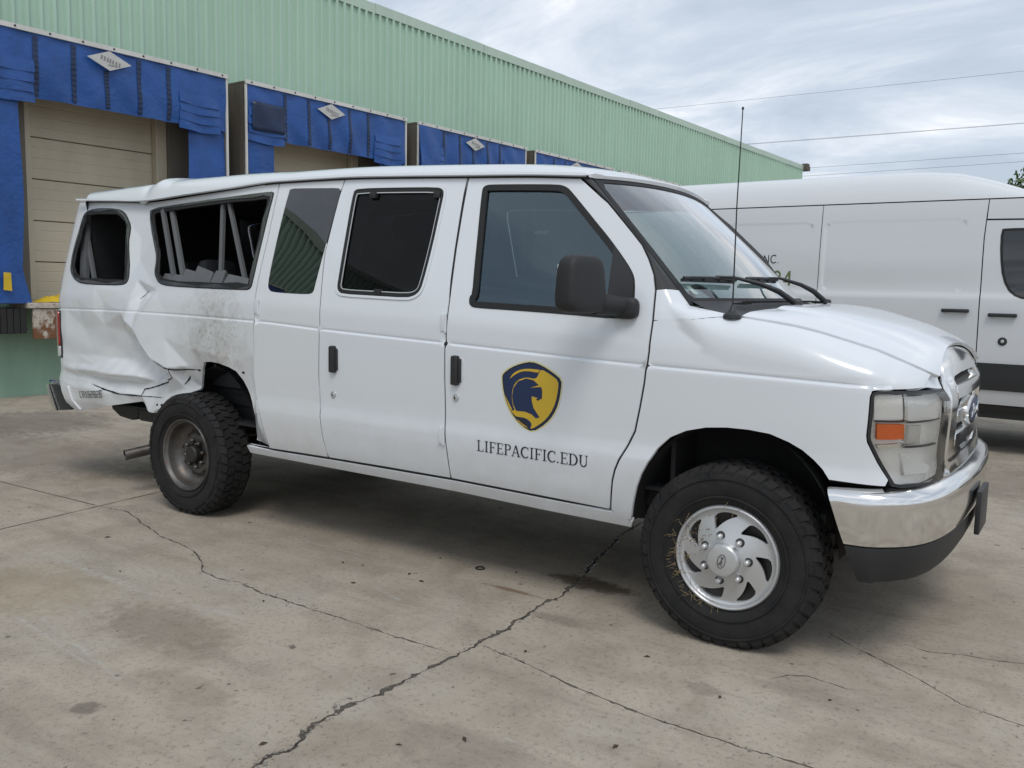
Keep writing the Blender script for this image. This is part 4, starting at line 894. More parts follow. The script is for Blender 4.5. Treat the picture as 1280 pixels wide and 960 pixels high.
# rear quarter (crushed), with its two broken windows
QP = panel('rear_quarter_panel', quarter, [wq1,wq2], VAN, 'paint_rear', flank_r, du=.013, dv=.0125, vl=VL, step=.014, analytic=False)
QP['label'] = 'crumpled white rear quarter panel with torn wheel arch'
for w in (wq1,wq2):
    n = len(w); jag = inset(w,.040)+RNG.normal(0,.004,(n,2)); ring('broken_window_seal', flank_r, inset(w,.002), jag, 'rubber_seal', QP, .002, .012)
    i2 = inset(w,.006); j2 = inset(w,.020)+RNG.normal(0,.007,(n,2)); ring('glass_remnant', flank_r, i2, j2, 'glass_shard', QP, .007, .004)
# torn seam behind the wheel, gaping dark
def strip_on(name, fn, pts, w, mat, parent, off=.003, jit=.3):
    pts = A(pts); P2 = []
    for i in range(len(pts)-1):
        k = max(2,int(np.linalg.norm(pts[i+1]-pts[i])/.02))
        for t in range(k): P2.append(pts[i]+(pts[i+1]-pts[i])*t/k)
    P2.append(pts[-1]); P2 = A(P2); T = np.gradient(P2,axis=0); T /= np.linalg.norm(T,axis=1)[:,None]; Nn = np.stack([-T[:,1],T[:,0]],-1); n = len(P2)
    env = np.minimum(1,np.minimum(np.linspace(0,1,n),np.linspace(1,0,n))*6+.15); ww = (w*.5*env*RNG.uniform(1-jit,1+jit,n))[:,None]
    a = P2+Nn*ww; b = P2-Nn*ww; na = fn_normals(fn,a); nb = fn_normals(fn,b); V = np.vstack([fn(a[:,0],a[:,1])+na*off, fn(b[:,0],b[:,1])+nb*off])
    F = [(i,n+i,n+i+1,i+1) for i in range(n-1)]; return mesh(name, V, F, M[mat], parent)
for pts, w in [([(-4.62,.735),(-4.45,.71),(-4.28,.695),(-4.06,.695),(-4.055,.74),(-4.0,.75),(-3.86,.79),(-3.72,.825),(-3.66,.85),(-3.655,.905),(-3.60,.91)],.008),([(-4.06,.695),(-3.92,.70),(-3.82,.705)],.004),([(-3.78,.955),(-3.70,.915),(-3.62,.905),(-3.52,.912),(-3.44,.915)],.007),([(-4.06,1.335),(-4.02,1.375),(-4.0,1.40)],.005)]:
    strip_on('torn_seam', flank_r, pts, w, 'rubber_seal', QP)
for x, z in ((-3.86,.655),(-3.80,.66),(-3.44,.91),(-3.24,.955),(-2.98,.93)):
    strip_on('rivet_hole', flank_r, [(x-.012,z),(x+.012,z+.003)], .018, 'rubber_seal', QP)
# side doors
SD1 = panel('side_door', door_r, [wd1], VAN, 'paint_rear'); SD2 = panel('side_door', door_m, [wd2], VAN)
SD1['label'] = 'rear leaf of the side doors with flush tinted window'; SD2['label'] = 'front leaf of the side doors with framed tinted window'
patch('window_glass', flank, inset(wd1,.003), [], M['glass_dark'], SD1, du=.1, dv=.1, off=-.003, depth=.005)
ring('window_seal', flank, inset(wd2,.012), inset(wd2,.036), 'rubber_seal', SD2, .002, .022)
ring('window_moulding', flank, inset(wd2,.001), inset(wd2,.014), 'paint', SD2, .006, .010)
ring('window_inner_frame', flank, inset(wd2,.0355), inset(wd2,.041), 'silver', SD2, .001, .004)
patch('window_jamb', lambda s,z: flank(s,z)+np.stack([0*A(s),.05+0*A(s),0*A(s)],-1), [(-2.215,1.90),(-2.145,1.94),(-2.152,1.43),(-2.222,1.44)], [], M['belt'], SD2, du=.1, dv=.1, depth=0)
patch('window_glass', flank, inset(wd2,.034), [], M['glass_dull'], SD2, du=.1, dv=.1, off=-.010, depth=.004)
c = A(WD2).mean(0)
for x, z in ((-2.10,1.94),(-1.66,1.925),(-1.93,1.425)):
    q = flank(x,z); mb = MB(); mb.box(q[0]-.022,q[0]+.022,q[1]-.012,q[1]+.02,q[2]-.016,q[2]+.016,.006); mb.build('window_latch', M['black_plastic'], SD2, True)
# front door
FD = panel('front_door', door_f, [wf], VAN); FD['label'] = 'front passenger door with shield emblem and web address'
ring('window_seal', flank, inset(wf,.001), inset(wf,.030), 'rubber_seal', FD, .003, .022)
patch('window_glass', flank, inset(wf,.027), [], M['glass_door'], FD, du=.1, dv=.1, off=-.010, depth=.004)
# mirror-side sail and division bar
sail = [(-.605,1.665),(-.595,1.40),(-.60,1.365),(-.49,1.362),(-.472,1.40),(-.478,1.50),(-.50,1.545)]
patch('mirror_sail', flank, inset(sail,.002), [], M['black_plastic'], FD, du=.08, dv=.08, off=.004, depth=.012)
# handles, locks, hinges
def handle(parent, x, z):
    q = flank(x,z); y = q[1]
    cup = [(x-.05,z+.075),(x+.05,z+.078),(x+.055,z-.06),(x-.05,z-.068)]
    patch('handle_cup', flank, smooth_poly(cup,2), [], M['paint'], parent, du=.05, dv=.05, off=.0015, depth=.003)
    mb = MB(); mb.box(x-.022,x+.022,y-.022,y+.01,z-.073,z+.073,.012); mb.build('door_handle', M['black_plastic'], parent, True)
    mb = MB(); mb.box(x+.016,x+.034,y-.012,y+.01,z-.058,z+.058,.006); mb.build('handle_plate', M['black_plastic'], parent, True)
def lock(parent, x, z):
    q = flank(x,z); mb = MB(); mb.lathe([(.0,-.010),(.006,-.010),(.008,-.007),(.017,-.006),(.019,0),(.019,.01)],20,'y',tuple(q)); mb.build('door_lock', M['silver'], parent, True)
    mb = MB(); mb.box(q[0]-.003,q[0]+.003,q[1]-.0112,q[1]-.008,q[2]-.007,q[2]+.007); mb.build('keyhole', M['rubber_seal'], parent)
handle(SD2,-2.209,1.060); lock(SD2,-2.214,.868); handle(FD,-1.378,1.057); lock(FD,-1.378,.924)
for par, x, z in ((SD2,-1.468,1.283),(SD2,-1.455,.729),(SD1,-2.84,1.324),(QP,-2.845,.742)):
    fn = flank_r if par is QP else flank; q = fn(A(x),A(z)); mb = MB(); mb.box(q[0]-.016,q[0]+.012,q[1]-.010,q[1]+.012,q[2]-.040,q[2]+.040,.004)
    mb.tube([(q[0]+.014,q[1]-.006,q[2]-.045),(q[0]+.014,q[1]-.006,q[2]+.045)],.006,8); mb.build('hinge', M['paint'], par, True)
for L_, fn_, par in ((gQD,flank_r,SD1),(gDD,flank,SD2),(gDF,flank,FD),(gFF[1:],flank,FD),([(x,z-.001) for x,z in SILL],flank,VAN)):
    strip_on('door_rubber', fn_, L_, .022, 'rubber_seal', par, -.007, .0)
strip_on('door_rubber', flank, [(gDF[0][0]-.004,gDF[0][1]-.01),(gDF[1][0]-.002,gDF[1][1]),(gDF[2][0],gDF[2][1]),(gDF[3][0],gDF[3][1])], .011, 'rubber_seal', FD, .002, .0)
# rocker
_rk = [(-2.96,.500),(-2.7,.494),(-2.2,.502),(-1.4,.505),(-.9,.495),(-.53,.488),(-.435,.458)]
patch('rocker_panel', flank, [(x,z-.004) for x,z in _rk]+[(-.44,.425),(-.9,.432),(-1.4,.445),(-2.2,.448),(-2.95,.452)], [], M['paint'], VAN, du=.1, dv=.02, depth=.03)
# ---- fender: side, then over the shoulder to the bonnet cut
def fender_fn(s, t):
    s = A(s); t = A(t); s, t = np.broadcast_arrays(s,t); x, _ = plan(s); zs = Z_SH(x); lo = flank(s, np.minimum(t,zs)); hi = clip_sec(x, np.clip((t-zs)/(Z_HOOD(x)-zs),0,1.5))
    base = flank(s, zs)-clip_sec(x, 0*t)
    return np.where((t > zs)[...,None], hi+base*np.clip(1-(t-zs)/.12,0,1)[...,None], lo)
def t_of_th(x, th): return float(Z_SH(x))+float(Z_HOOD(x)-Z_SH(x))*polar(x,th)
def th_gap(x): return float(np.interp(x,[-.1,0,.3,.5,.66,.73],[.70,.69,.665,.62,.55,.49]))
s_of_x = lambda x: float(np.interp(x,_PD[len(_PD)//2:,0],_PS[len(_PD)//2:]))
gapline = [(s_of_x(x), t_of_th(x,th_gap(x))) for x in (-.03,.1,.2,.3,.4,.5,.58,.64,.685)]
# A-pillar foot on the flank: from the door cut up to the windshield corner
HLo = A(HL)
FTOP = [gapline[0]]+[(x,float(np.interp(x,[-.36,-.03],[gFF[8][1],gapline[0][1]]))) for x in (-.09,-.16,-.23,-.30)]+[gFF[8]]
fender = [gFF[8],gFF[9],gFF[10],gFF[11],gFF[12],gFF[13],gFF[14],gFF[15],gFF[16],gFF[17],gFF[18],(-.49,.455)]+[tuple(p) for p in ARCH_F]+[(.5,.752),(.60,.748)]+[tuple(p) for p in HL[8:][::1]]+[tuple(HL[0]),tuple(HL[1]),tuple(HL[2]),(.76,1.116)]+gapline[::-1]+[(a_,b_+.012) for a_,b_ in FTOP[1:-1]]
def fcrease(u): return Z_CREASE(u)
FF = panel('front_fender', fender, [], VAN, 'paint', fender_fn, du=.035, dv=.022, vl=(fcrease,CR_OFF), step=.02)
panel('front_fender', fender, [], VAN, 'paint', fender_fn, du=.06, dv=.04, mirror=True, vl=None)
# A-pillar outer skin between door cut and windshield
def ws(a, b):
    a = A(a); b = A(b); a, b = np.broadcast_arrays(a,b); g = 1-a*a
    Bq = np.stack([-.245+.16*g,.855*a,1.405+0*a],-1); Tq = np.stack([-.807+.06*g,.728*a,1.977+.024*g],-1); p = Bq*(1-b[...,None])+Tq*b[...,None]
    return p+np.stack([.02*np.sin(b*math.pi)*g*1,0*a,.012*np.sin(b*math.pi)*g],-1)
def pillar(sgn, name='windshield_pillar'):
    ga = A(gFF[:8]); ga = np.array([np.interp(np.linspace(0,1,16),np.linspace(0,1,len(ga)),ga[:,k]) for k in (0,1)]).T
    out = []
    for i,(s,z) in enumerate(ga):
        t = i/15; p0 = flank(s+GAP,z); b = np.clip((z-1.405)/.572,0,1); p1 = ws(-1.0,b); row = []
        if z < 1.405: p1 = np.array([-.26+.0*z,-.93,z])
        for k in range(7):
            f = k/6; q = p0*(1-f)+p1*f; nrm = np.array([.5,-1,.2]); q = q+nrm*.018*math.sin(f*math.pi)*(1 if z > 1.36 else .5); row.append(q)
        out.append(row)
    X = A(out)
    if sgn > 0: X = X.copy(); X[...,1] *= -1
    return gridpatch(name, X, M['paint'], VAN, flip=sgn < 0, auto=60)
pillar(-1); pillar(1)
def pillar_foot(sgn):
    # between the pillar's lower end, the windshield corner and the fender top
    n = 13; m = 9; s7, z7 = gFF[7]; r0 = []
    p0 = flank(s7+GAP,z7); p1 = ws(-1.0,(z7-1.405)/.574)
    for k in range(n):
        f = k/(n-1); r0.append(p0*(1-f)+p1*f+A([.5,-1,.2])*.018*math.sin(f*math.pi))
    ft = A(FTOP[::-1]); tt = np.linspace(0,1,len(ft)); r1 = [fender_fn(np.interp(f,tt,ft[:,0])+GAP*(1-f),np.interp(f,tt,ft[:,1])-.002) for f in np.linspace(0,1,n)]
    c0 = ws(-1.0,0.0)+A([0,0,-.004]); X = []
    for j in range(m):
        v = j/(m-1); L0 = flank(np.interp(v,[0,1],[gFF[7][0],gFF[8][0]])+GAP,np.interp(v,[0,1],[gFF[7][1],gFF[8][1]]))
        R0 = r0[-1]*(1-v/.5)+c0*(v/.5) if v < .5 else c0*(1-(v-.5)/.5)+r1[-1]*((v-.5)/.5); row = []
        for k in range(n):
            f = k/(n-1); row.append(A(r0[k])*(1-v)+A(r1[k])*v+(L0*(1-f)+R0*f)-((r0[0]*(1-f)+r0[-1]*f)*(1-v)+(r1[0]*(1-f)+r1[-1]*f)*v))
        X.append(row)
    X = A(X)
    if sgn > 0: X[...,1] *= -1
    return gridpatch('pillar_foot', X, M['paint'], VAN, flip=sgn > 0, auto=60)
pillar_foot(-1); pillar_foot(1)
# ---- bonnet
def hood_fn(x, th):
    x = A(x); th = A(th); x, th = np.broadcast_arrays(x,th); p = clip_sec(x, np.where(th > math.pi/2, math.pi-th, th)).copy(); p[...,1] = np.where(th > math.pi/2, -p[...,1], p[...,1])
    # raised centre panel
    y = np.abs(p[...,1]); k = np.clip((.62-y)/.07,0,1); k = k*k*(3-2*k); p[...,2] += .010*k*np.clip((.70-x)/.2,0,1); return p
def hood_edge():
    L = []
    xs = [.02,.1,.2,.3,.4,.5,.58,.64,.68,.703]
    near = [(x,polar(x,th_gap(x))+.012) for x in [-.015]+xs]
    front = [(x,polar(x,t)) for x,t in ((.702,.62),(.693,.80),(.680,1.05),(.671,1.3))]+[(.668,math.pi/2)]
    half = near+front; oth = [(x,math.pi-t) for x,t in half[:-1]][::-1]
    rr = [(x,polar(x,t)) for x,t in ((.075,1.39),(.045,1.14),(-.005,.89))]; rear = [(x,math.pi-t) for x,t in rr[::-1]]+[(.083,math.pi/2)]+rr
    return half+oth+rear
HOOD = patch('hood', hood_fn, hood_edge(), [], M['paint'], VAN, du=.03, dv=.035, depth=.02, step=.03, flip=False)
# cowl
def cowl():
    X = []
    for a in np.linspace(-1,1,33):
        th = np.interp(a,[-1,1],[.70,math.pi-.70])
        xr = float(np.interp(abs(th-math.pi/2),[0,.18,.43,.68,.88],[.083,.075,.045,-.005,-.02]))
        pt_ = polar(xr,th) if th <= math.pi/2 else math.pi-polar(xr,math.pi-th); h = hood_fn(xr-.004,pt_); h = h-np.array([0,0,.010]); b = ws(a*.985,.035); b = b+np.array([.012,0,-.004]); row = []
        for k in range(6):
            f = k/5; q = h*(1-f)+b*f; q = q-np.array([0,0,.012*math.sin(f*math.pi)]); row.append(q)
        X.append(row)
    return gridpatch('cowl_panel', A(X), M['black_plastic'], VAN, flip=True, auto=60)
CW = cowl()
mb = MB()
for a in np.linspace(-.8,.8,36):
    q = (hood_fn(.03-.05*a*a,math.pi/2+a*.75)+ws(a*.95,.035))*.5; mb.box(q[0]-.035,q[0]+.03,q[1]-.003,q[1]+.003,q[2]-.004,q[2]+.003)
mb.build('cowl_vent_slats', M['rubber_seal'], CW)
# ---- windshield
def wsgrid(a0,a1,b0,b1,n,m,off=0):
    a = np.linspace(a0,a1,n)[:,None]; b = np.linspace(b0,b1,m)[None,:]; X = ws(a,b); d1 = ws(a+.01,b)-ws(a-.01,b); d2 = ws(a,b+.01)-ws(a,b-.01); N = np.cross(d1,d2); N /= np.linalg.norm(N,axis=2)[...,None]; return X+N*off
WS = gridpatch('windshield', wsgrid(-.97,.97,.03,.975,33,17,.0), M['glass_clear'], VAN, auto=80)
wsf = lambda a,b: ws(a,b)
rect = lambda a,b0,b1: [(-a,b0),(a,b0),(a,b1),(-a,b1)]
patch('windshield_trim', wsf, rect(1.0,.0,1.0), [A([(-.94,.045),(.94,.045),(.962,.075),(.962,.90),(.93,.955),(-.93,.955),(-.962,.90),(-.962,.075)])], M['rubber_seal'], WS, du=.3, dv=.3, step=.06, off=.004, depth=.01)
patch('shade_band', wsf, [(-.95,.90),(.95,.90),(.95,.956),(-.95,.956)], [], M['glass_door'], WS, du=.2, dv=.2, step=.08, off=-.004, depth=0)
q = ws(-.86,.10); patch('sticker', wsf, [(-.93,.17),(-.90,.085),(-.865,.085),(-.895,.17)], [], M['paper'], WS, du=.3, dv=.3, step=.2, off=-.006, depth=0)
# wipers
def wiper(piv, blade0, blade1, tip):
    w = empty('wiper', (0,0,0), 0, VAN); mb = MB(); p0 = Vector(piv); p1 = Vector(tip); m = p0.lerp(p1,.45)+Vector((0,0,.035))
    mb.tube([p0,p0.lerp(m,.5)+Vector((0,0,.012)),m,m.lerp(p1,.6)+Vector((0,0,.01)),p1], [.014,.013,.010,.007,.005], 8); mb.lathe([(0,.02),(.02,.016),(.024,0)],14,'z',tuple(p0)); mb.build('arm', M['black_plastic'], w, True)
    mb = MB(); a = Vector(ws(*blade0)); b = Vector(ws(*blade1)); n = 14; pts = []
    for i in range(n+1):
        t = i/n; q = Vector(ws(blade0[0]+(blade1[0]-blade0[0])*t, blade0[1]+(blade1[1]-blade0[1])*t)); pts.append(q+Vector((.012,-.003,.010)))
    mb.tube(pts, .0075, 6); mb.tube([q+Vector((.010,-.002,.009+.004*math.sin(i/n*math.pi))) for i,q in enumerate(pts)], .007, 6)
    for i in (2,5,9,12): mb.tube([pts[i],pts[i]+Vector((.010,-.002,.014))],.009,6)
    mb.build('blade', M['black_plastic'], w, True)
wiper((.062,-.36,1.412), (-.955,.165), (-.53,.150), tuple(ws(-.70,.17)+A([.02,0,.022])))
wiper((.066,.12,1.418), (-.40,.165), (.05,.16), tuple(ws(-.10,.17)+A([.02,0,.022])))
# ---- roof
def roof_z(x, y):
    x = A(x); y = A(y); e = 1-np.abs(y)/RW; zd = Z_DRIP(x); z = zd+.055*(1-np.exp(-np.maximum(e,0)/.055))+.058*(1-(1-e)**2)
    fr = np.exp(-np.maximum(-x-.75,0)/.20); z = z-.064*fr*np.clip(e*6,0,1)
    # buckle: sharp fold across the roof above the bent pillar, tail of the roof pushed down
    dz = np.interp(x,[-5.1,-4.95,-4.6,-4.28,-4.10,-3.98,-3.65,-3.3,-2.9],[.0,.005,.030,.055,.085,.060,.045,.030,.0]); z = z+dz*(1-np.exp(-np.maximum(e,0)/.030))*np.clip(1.15-(y+.84)*.55,0.15,1)
    z = z-.020*np.exp(-((x+4.21)/.05)**2)*np.exp(-((y+.80)/.25)**2)
    z = z+.006*np.exp(-((np.mod(y+.11,.22)-.11)/.018)**2)*np.clip(e*5-.8,0,1)*np.clip((-x-1.1)*5,0,1)
    return z
def roof():
    xs = np.concatenate([np.linspace(-5.0,-3.4,110),np.linspace(-3.38,-1.2,40),np.linspace(-1.17,-.70,16)]); ys = np.concatenate([-RW*np.cos(np.linspace(0,math.pi,61))])
    X = np.zeros((len(xs),len(ys),3))
    for j,y in enumerate(ys):
        xf = -.795+.06*(1-(y/.728)**2) if abs(y) < .728 else -.795-.25*(abs(y)-.728)
        t = (xs-xs[0])/(xs[-1]-xs[0]); x0_ = -5.05+.15*(abs(y)/RW)**5; xx = x0_+t*(xf-x0_); xx = np.where(t < .05, xx, xx); X[:,j,0] = xx; X[:,j,1] = y; X[:,j,2] = roof_z(xx, np.full(len(xs),y))
    # rear lip turned down
    lip = X[:1].copy(); lip[...,0] -= .008; lip[...,2] -= .02; lip2 = lip.copy(); lip2[...,0] += .02; lip2[...,2] -= .06; X = np.concatenate([lip2,lip,X],0)
    end = X[-1:].copy()
    for j,y in enumerate(ys): end[0,j] = ws(np.clip(y/.728,-1,1),.985)+A([.006,y-.728*np.clip(y/.728,-1,1),.004])
    mid = X[-1:]*.45+end*.55+A([.006,0,.006]); X = np.concatenate([X,mid,end],0)
    return gridpatch('roof', X, M['paint_rear'], VAN, auto=40)
RF = roof()
for sg in (-1,1):
    pts = []; V = []; F = []; prof = [(0,.010),(-.016,.008),(-.020,-.004),(-.006,-.010),(.006,-.008)]; xs = np.linspace(-5.0,-.80,120)
    for i,x in enumerate(xs):
        z = float(Z_DRIP(x))+.004
        for a,b in prof: V.append((x,sg*(RW-a),z+b))
        if i:
            for k in range(4): q = [(i-1)*5+k,i*5+k,i*5+k+1,(i-1)*5+k+1]; F.append(q if sg > 0 else q[::-1])
    mesh('drip_rail', V, F, M['paint'], RF, True, auto=40)
    # black sealing strip under the rail
    V = []; F = []
    for i,x in enumerate(np.linspace(-3.0,-.80,50)):
        z = float(Z_DRIP(x)); V += [(x,sg*RW,z-.006),(x,sg*(RW-.002),z-.014)]
        if i: q = [2*i-2,2*i,2*i+1,2*i-1]; F.append(q if sg > 0 else q[::-1])
    mesh('drip_seal', V, F, M['rubber_seal'], RF)
# ---- far side, tail and structure
far = [gFF[0]]+zd_line(gFF[0][0]-.05,-5.1,16)+[(-5.30,2.0),(-5.30,.9),(-5.25,.55),(-3.92,.52),(-3.86,.72),(-3.7,.88),(-3.45,.96),(-3.2,.94),(-3.02,.85),(-2.93,.7),(-2.92,.5)]+[(-2.0,.5),(-.53,.494)]+gFF[::-1][1:-1]
panel('driver_side_panel', far, [wq1,wq2,wd1,wd2,wf], VAN, 'paint', flank, mirror=True, du=.12, dv=.06, vl=None)
DS = empty('driver_side_glazing',(0,0,0),0,VAN)
for w in (wq1,wq2,wd1,wd2): patch('window_glass', flank, inset(w,.004), [], M['glass_dark'], DS, du=.2, dv=.2, off=-.004, depth=.004, mirror=True)
patch('window_glass', flank, inset(wf,.004), [], M['glass_door'], DS, du=.2, dv=.2, off=-.004, depth=.004, mirror=True)
def tail():
    zs = np.linspace(.55,2.05,20); X = []
    for z in zs:
        p0 = flank(A(-5.30),A(z)); row = [p0]
        y0 = p0[1]
        for y in np.linspace(y0,-y0,13)[1:]: row.append(np.array([p0[0]-.004,y,z]))
        X.append(row)
    return gridpatch('rear_doors', A(X), M['paint_rear'], VAN, flip=False, auto=50)
TL = tail()
mb = MB(); mb.box(-3.0,.35,-.80,.80,.50,.58); mb.box(-5.08,-3.01,-.72,.80,.68,.74); mb.box(-3.2,.3,-.55,-.42,.36,.495); mb.box(-3.2,.3,.42,.55,.36,.495); mb.box(-5.05,-3.21,-.52,-.42,.58,.675); mb.box(-5.05,-3.21,.42,.52,.58,.675); mb.build('floor_pan', M['underbody'], VAN)
mb = MB(); mb.tube([(-3.45,-.80,.385),(-3.45,.80,.385)],.055,12); mb.tube([(0,-.75,.36),(0,.75,.36)],.045,10); mb.lathe([(.0,-.16),(.13,-.12),(.16,0),(.13,.12),(0,.16)],16,'x',(-3.45,0,.385)); mb.tube([(-3.3,0,.42),(-.8,0,.46)],.05,10); mb.box(-2.4,-1.2,.15,.6,.30,.50,.04); mb.box(-1.0,.5,-.3,.35,.32,.62,.05); mb.build('running_gear', M['underbody'], VAN, True)
# wheel houses
def wheelhouse(xc, r, sg, y0=.62, y1=.955, name='wheel_house'):
    V = []; F = []; n = 22
    for i in range(n+1):
        a = .06+(math.pi-.12)*i/n; x = xc+r*math.cos(a); z = .42+(r+.07)*math.sin(a); V += [(x,sg*y0,z),(x,sg*y1,z)]
        if i: F.append((2*i-2,2*i-1,2*i+1,2*i))
    V.append((xc,sg*y0,.5)); c_ = len(V)-1
    for i in range(n): F.append((2*i,2*i+2,c_))
    return mesh(name, V, F, M['underbody'], VAN, True)
for sg in (-1,1): wheelhouse(0,.445,sg); wheelhouse(-3.40,.47,sg,y1=.90)
# engine bay bulkhead: keeps daylight out behind the grille
mb = MB(); mb.box(.28,.66,-.60,.60,.50,1.18,.02); mb.box(-.30,-.28,-.86,.86,.55,1.39); mb.build('engine_bay', M['underbody'], VAN)
# inner arch lining and crumpled wheel liner
V = []; F = []
for i in range(17):
    a = .15+2.6*i/16
    for k in range(5): V.append((-3.30+(.44-.02*k)*math.cos(a)+.012*math.sin(i*2.1+k), -.93+.075*k, .50+(.44-.015*k)*math.sin(a)+.012*math.sin(i*1.7+k*2)))
for i in range(16):
    for k in range(4): F.append((i*5+k,i*5+k+1,(i+1)*5+k+1,(i+1)*5+k))
mesh('wheel_liner', V, F, M['black_plastic'], VAN, True)
# folded shiny flange of the arch ahead of the wheel
patch('bent_arch_flange', lambda s,z: flank_r(s,z)+np.stack([0*A(s),.05*np.clip((-A(s)-2.86)/.08,0,1),0*A(s)],-1), [(-2.93,.86),(-2.875,.845),(-2.83,.70),(-2.79,.52),(-2.96,.512),(-2.935,.68)], [], M['paint_rear'], QP, du=.02, dv=.03, off=.006, depth=.012, analytic=False)
# ---- front end: lamps, grille, bumper
def lamp(mirror):
    H = empty('headlight', (0,0,0), 0, VAN); hl = smooth_poly(A(HL),1)
    # black surround
    patch('lamp_surround', flank, hl, [inset(hl,.011)], M['black_plastic'], H, du=.3, dv=.3, step=.02, off=-.002, depth=.03, mirror=mirror)
    patch('lamp_lens', flank, inset(hl,.010), [], M['glass_lens'], H, du=.05, dv=.05, off=.004, depth=.02, mirror=mirror)
    inn = inset(hl,.012)
    bk = lambda s,z: flank(s,z)
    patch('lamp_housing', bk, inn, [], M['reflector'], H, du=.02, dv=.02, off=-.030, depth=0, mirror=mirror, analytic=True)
    def cell(name, pts, mat, off, d, dome=0):
        c = A(pts).mean(0)
        ex = (lambda uv,X,N: X-N*(dome*np.clip(1-((uv-c)**2).sum(1)/.012,0,1)[:,None])) if dome else None
        patch(name, flank, A(pts), [], M[mat], H, du=.02, dv=.02, step=.02, off=off, depth=d, mirror=mirror, extra=ex, analytic=not dome)
    cell('turn_signal', [(.556,.984),(.668,.984),(.672,.928),(.558,.926)], 'amber_lens', -.004, .03)
    cell('upper_reflector', [(.690,1.068),(.90,1.040),(.955,.99),(.84,.985),(.690,.995)], 'sky_glare_bowl', -.012, .02, .012)  # upper and lower bowls: the sky's reflection is put into their colour
    cell('lower_reflector', [(.685,.868),(.74,.865),(.90,.80),(.86,.785),(.70,.790)], 'sky_glare_bowl', -.012, .02, .012)
    cell('middle_reflector', [(.690,.975),(.80,.970),(.80,.90),(.690,.90)], 'chrome', -.014, .02, .012)
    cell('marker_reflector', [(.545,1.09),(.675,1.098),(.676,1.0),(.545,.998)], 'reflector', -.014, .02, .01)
    cell('bezel_bar', [(.674,1.10),(.690,1.10),(.690,.99),(.674,.99)], 'chrome', -.012, .03)
    cell('bezel_step', [(.56,.905),(.684,.912),(.69,.897),(.57,.890)], 'chrome', -.012, .03)
    cell('lamp_divider', [(.690,.992),(.985,.985),(.985,.979),(.690,.986)], 'dark_steel', -.016, .01)
    cell('lamp_divider', [(.690,.897),(.97,.885),(.97,.879),(.690,.891)], 'dark_steel', -.016, .01)
    cell('lamp_divider', [(.548,.996),(.672,.996),(.672,.991),(.548,.991)], 'dark_steel', -.010, .01)
    return H
lamp(False); lamp(True)
GR = empty('grille',(0,0,0),0,VAN); S_END = float(_PS[-1])
def nose(s, z):
    """front face, continuous across the centre line: s beyond the middle mirrors"""
    s = A(s); z = A(z); s, z = np.broadcast_arrays(s,z); m = s > S_END; p = flank(np.where(m,2*S_END-s,s), z).copy(); p[...,1] = np.where(m,-p[...,1],p[...,1]); return p
f0 = 1.088; f1 = 2*S_END-f0
outer = [(f0-.02,.745),(f0+.10,.742),(S_END,.735),(f1-.10,.742),(f1+.02,.745),(f1-.0,1.13),(f1-.02,1.19),(f1-.12,1.232),(S_END,1.248),(f0+.12,1.232),(f0+.02,1.19),(f0,1.13)]
i0 = f0+.12; i1 = 2*S_END-i0
inner = [(i0-.015,.81),(i1+.015,.81),(i1,1.11),(i1-.06,1.135),(i0+.06,1.135),(i0,1.11)]
patch('grille_frame', nose, smooth_poly(A(outer),1), [smooth_poly(A(inner),1)], M['chrome'], GR, du=.04, dv=.03, step=.03, off=.008, depth=.030, analytic=True)
patch('header_panel', flank, [(.70,1.112),(.85,1.116),(1.01,1.107),(1.03,1.15),(.85,1.17),(.72,1.16)], [], M['paint'], VAN, du=.03, dv=.02, step=.02, off=-.008, depth=.01)
patch('grille_back', nose, inset(A(inner),-.02), [], M['black_plastic'], GR, du=.1, dv=.08, off=-.045, depth=0)
for zc in (.868,.968,1.068):
    patch('grille_bar', nose, [(i0-.004,zc-.026),(i1+.004,zc-.026),(i1+.004,zc+.026),(i0-.004,zc+.026)], [], M['chrome'], GR, du=.06, dv=.013, step=.03, off=.010, depth=.05, roll=.004)
for k in range(1,14):
    s = i0+(i1-i0)*k/14; patch('grille_fin', nose, [(s-.004,.81),(s+.004,.81),(s+.004,1.125),(s-.004,1.125)], [], M['black_plastic'], GR, du=.1, dv=.08, step=.05, off=-.020, depth=.02)
# oval badge on the middle bar
EM = empty('grille_emblem',(0,0,0),0,VAN); c = nose(S_END,.968); n = 40
def oval(name, a, b, x0, x1, mat):
    V = []; 
    for xx,k in ((x0,1.0),(x1,.985),(x1+.002,.9)):
        V += [(xx,a*k*math.cos(2*math.pi*i/n),.968+b*k*math.sin(2*math.pi*i/n)) for i in range(n)]
    V.append((x1+.003,0,.968)); F = [(j*n+i,j*n+(i+1)%n,(j+1)*n+(i+1)%n,(j+1)*n+i) for j in range(2) for i in range(n)]+[(2*n+i,2*n+(i+1)%n,3*n) for i in range(n)]
    return mesh(name, V, F, M[mat], EM, True, auto=40)
oval('emblem_rim',.165,.066,float(c[0])-.02,float(c[0])+.018,'chrome'); oval('emblem_face',.150,.054,float(c[0])+.012,float(c[0])+.0205,'navy_vinyl_decal')
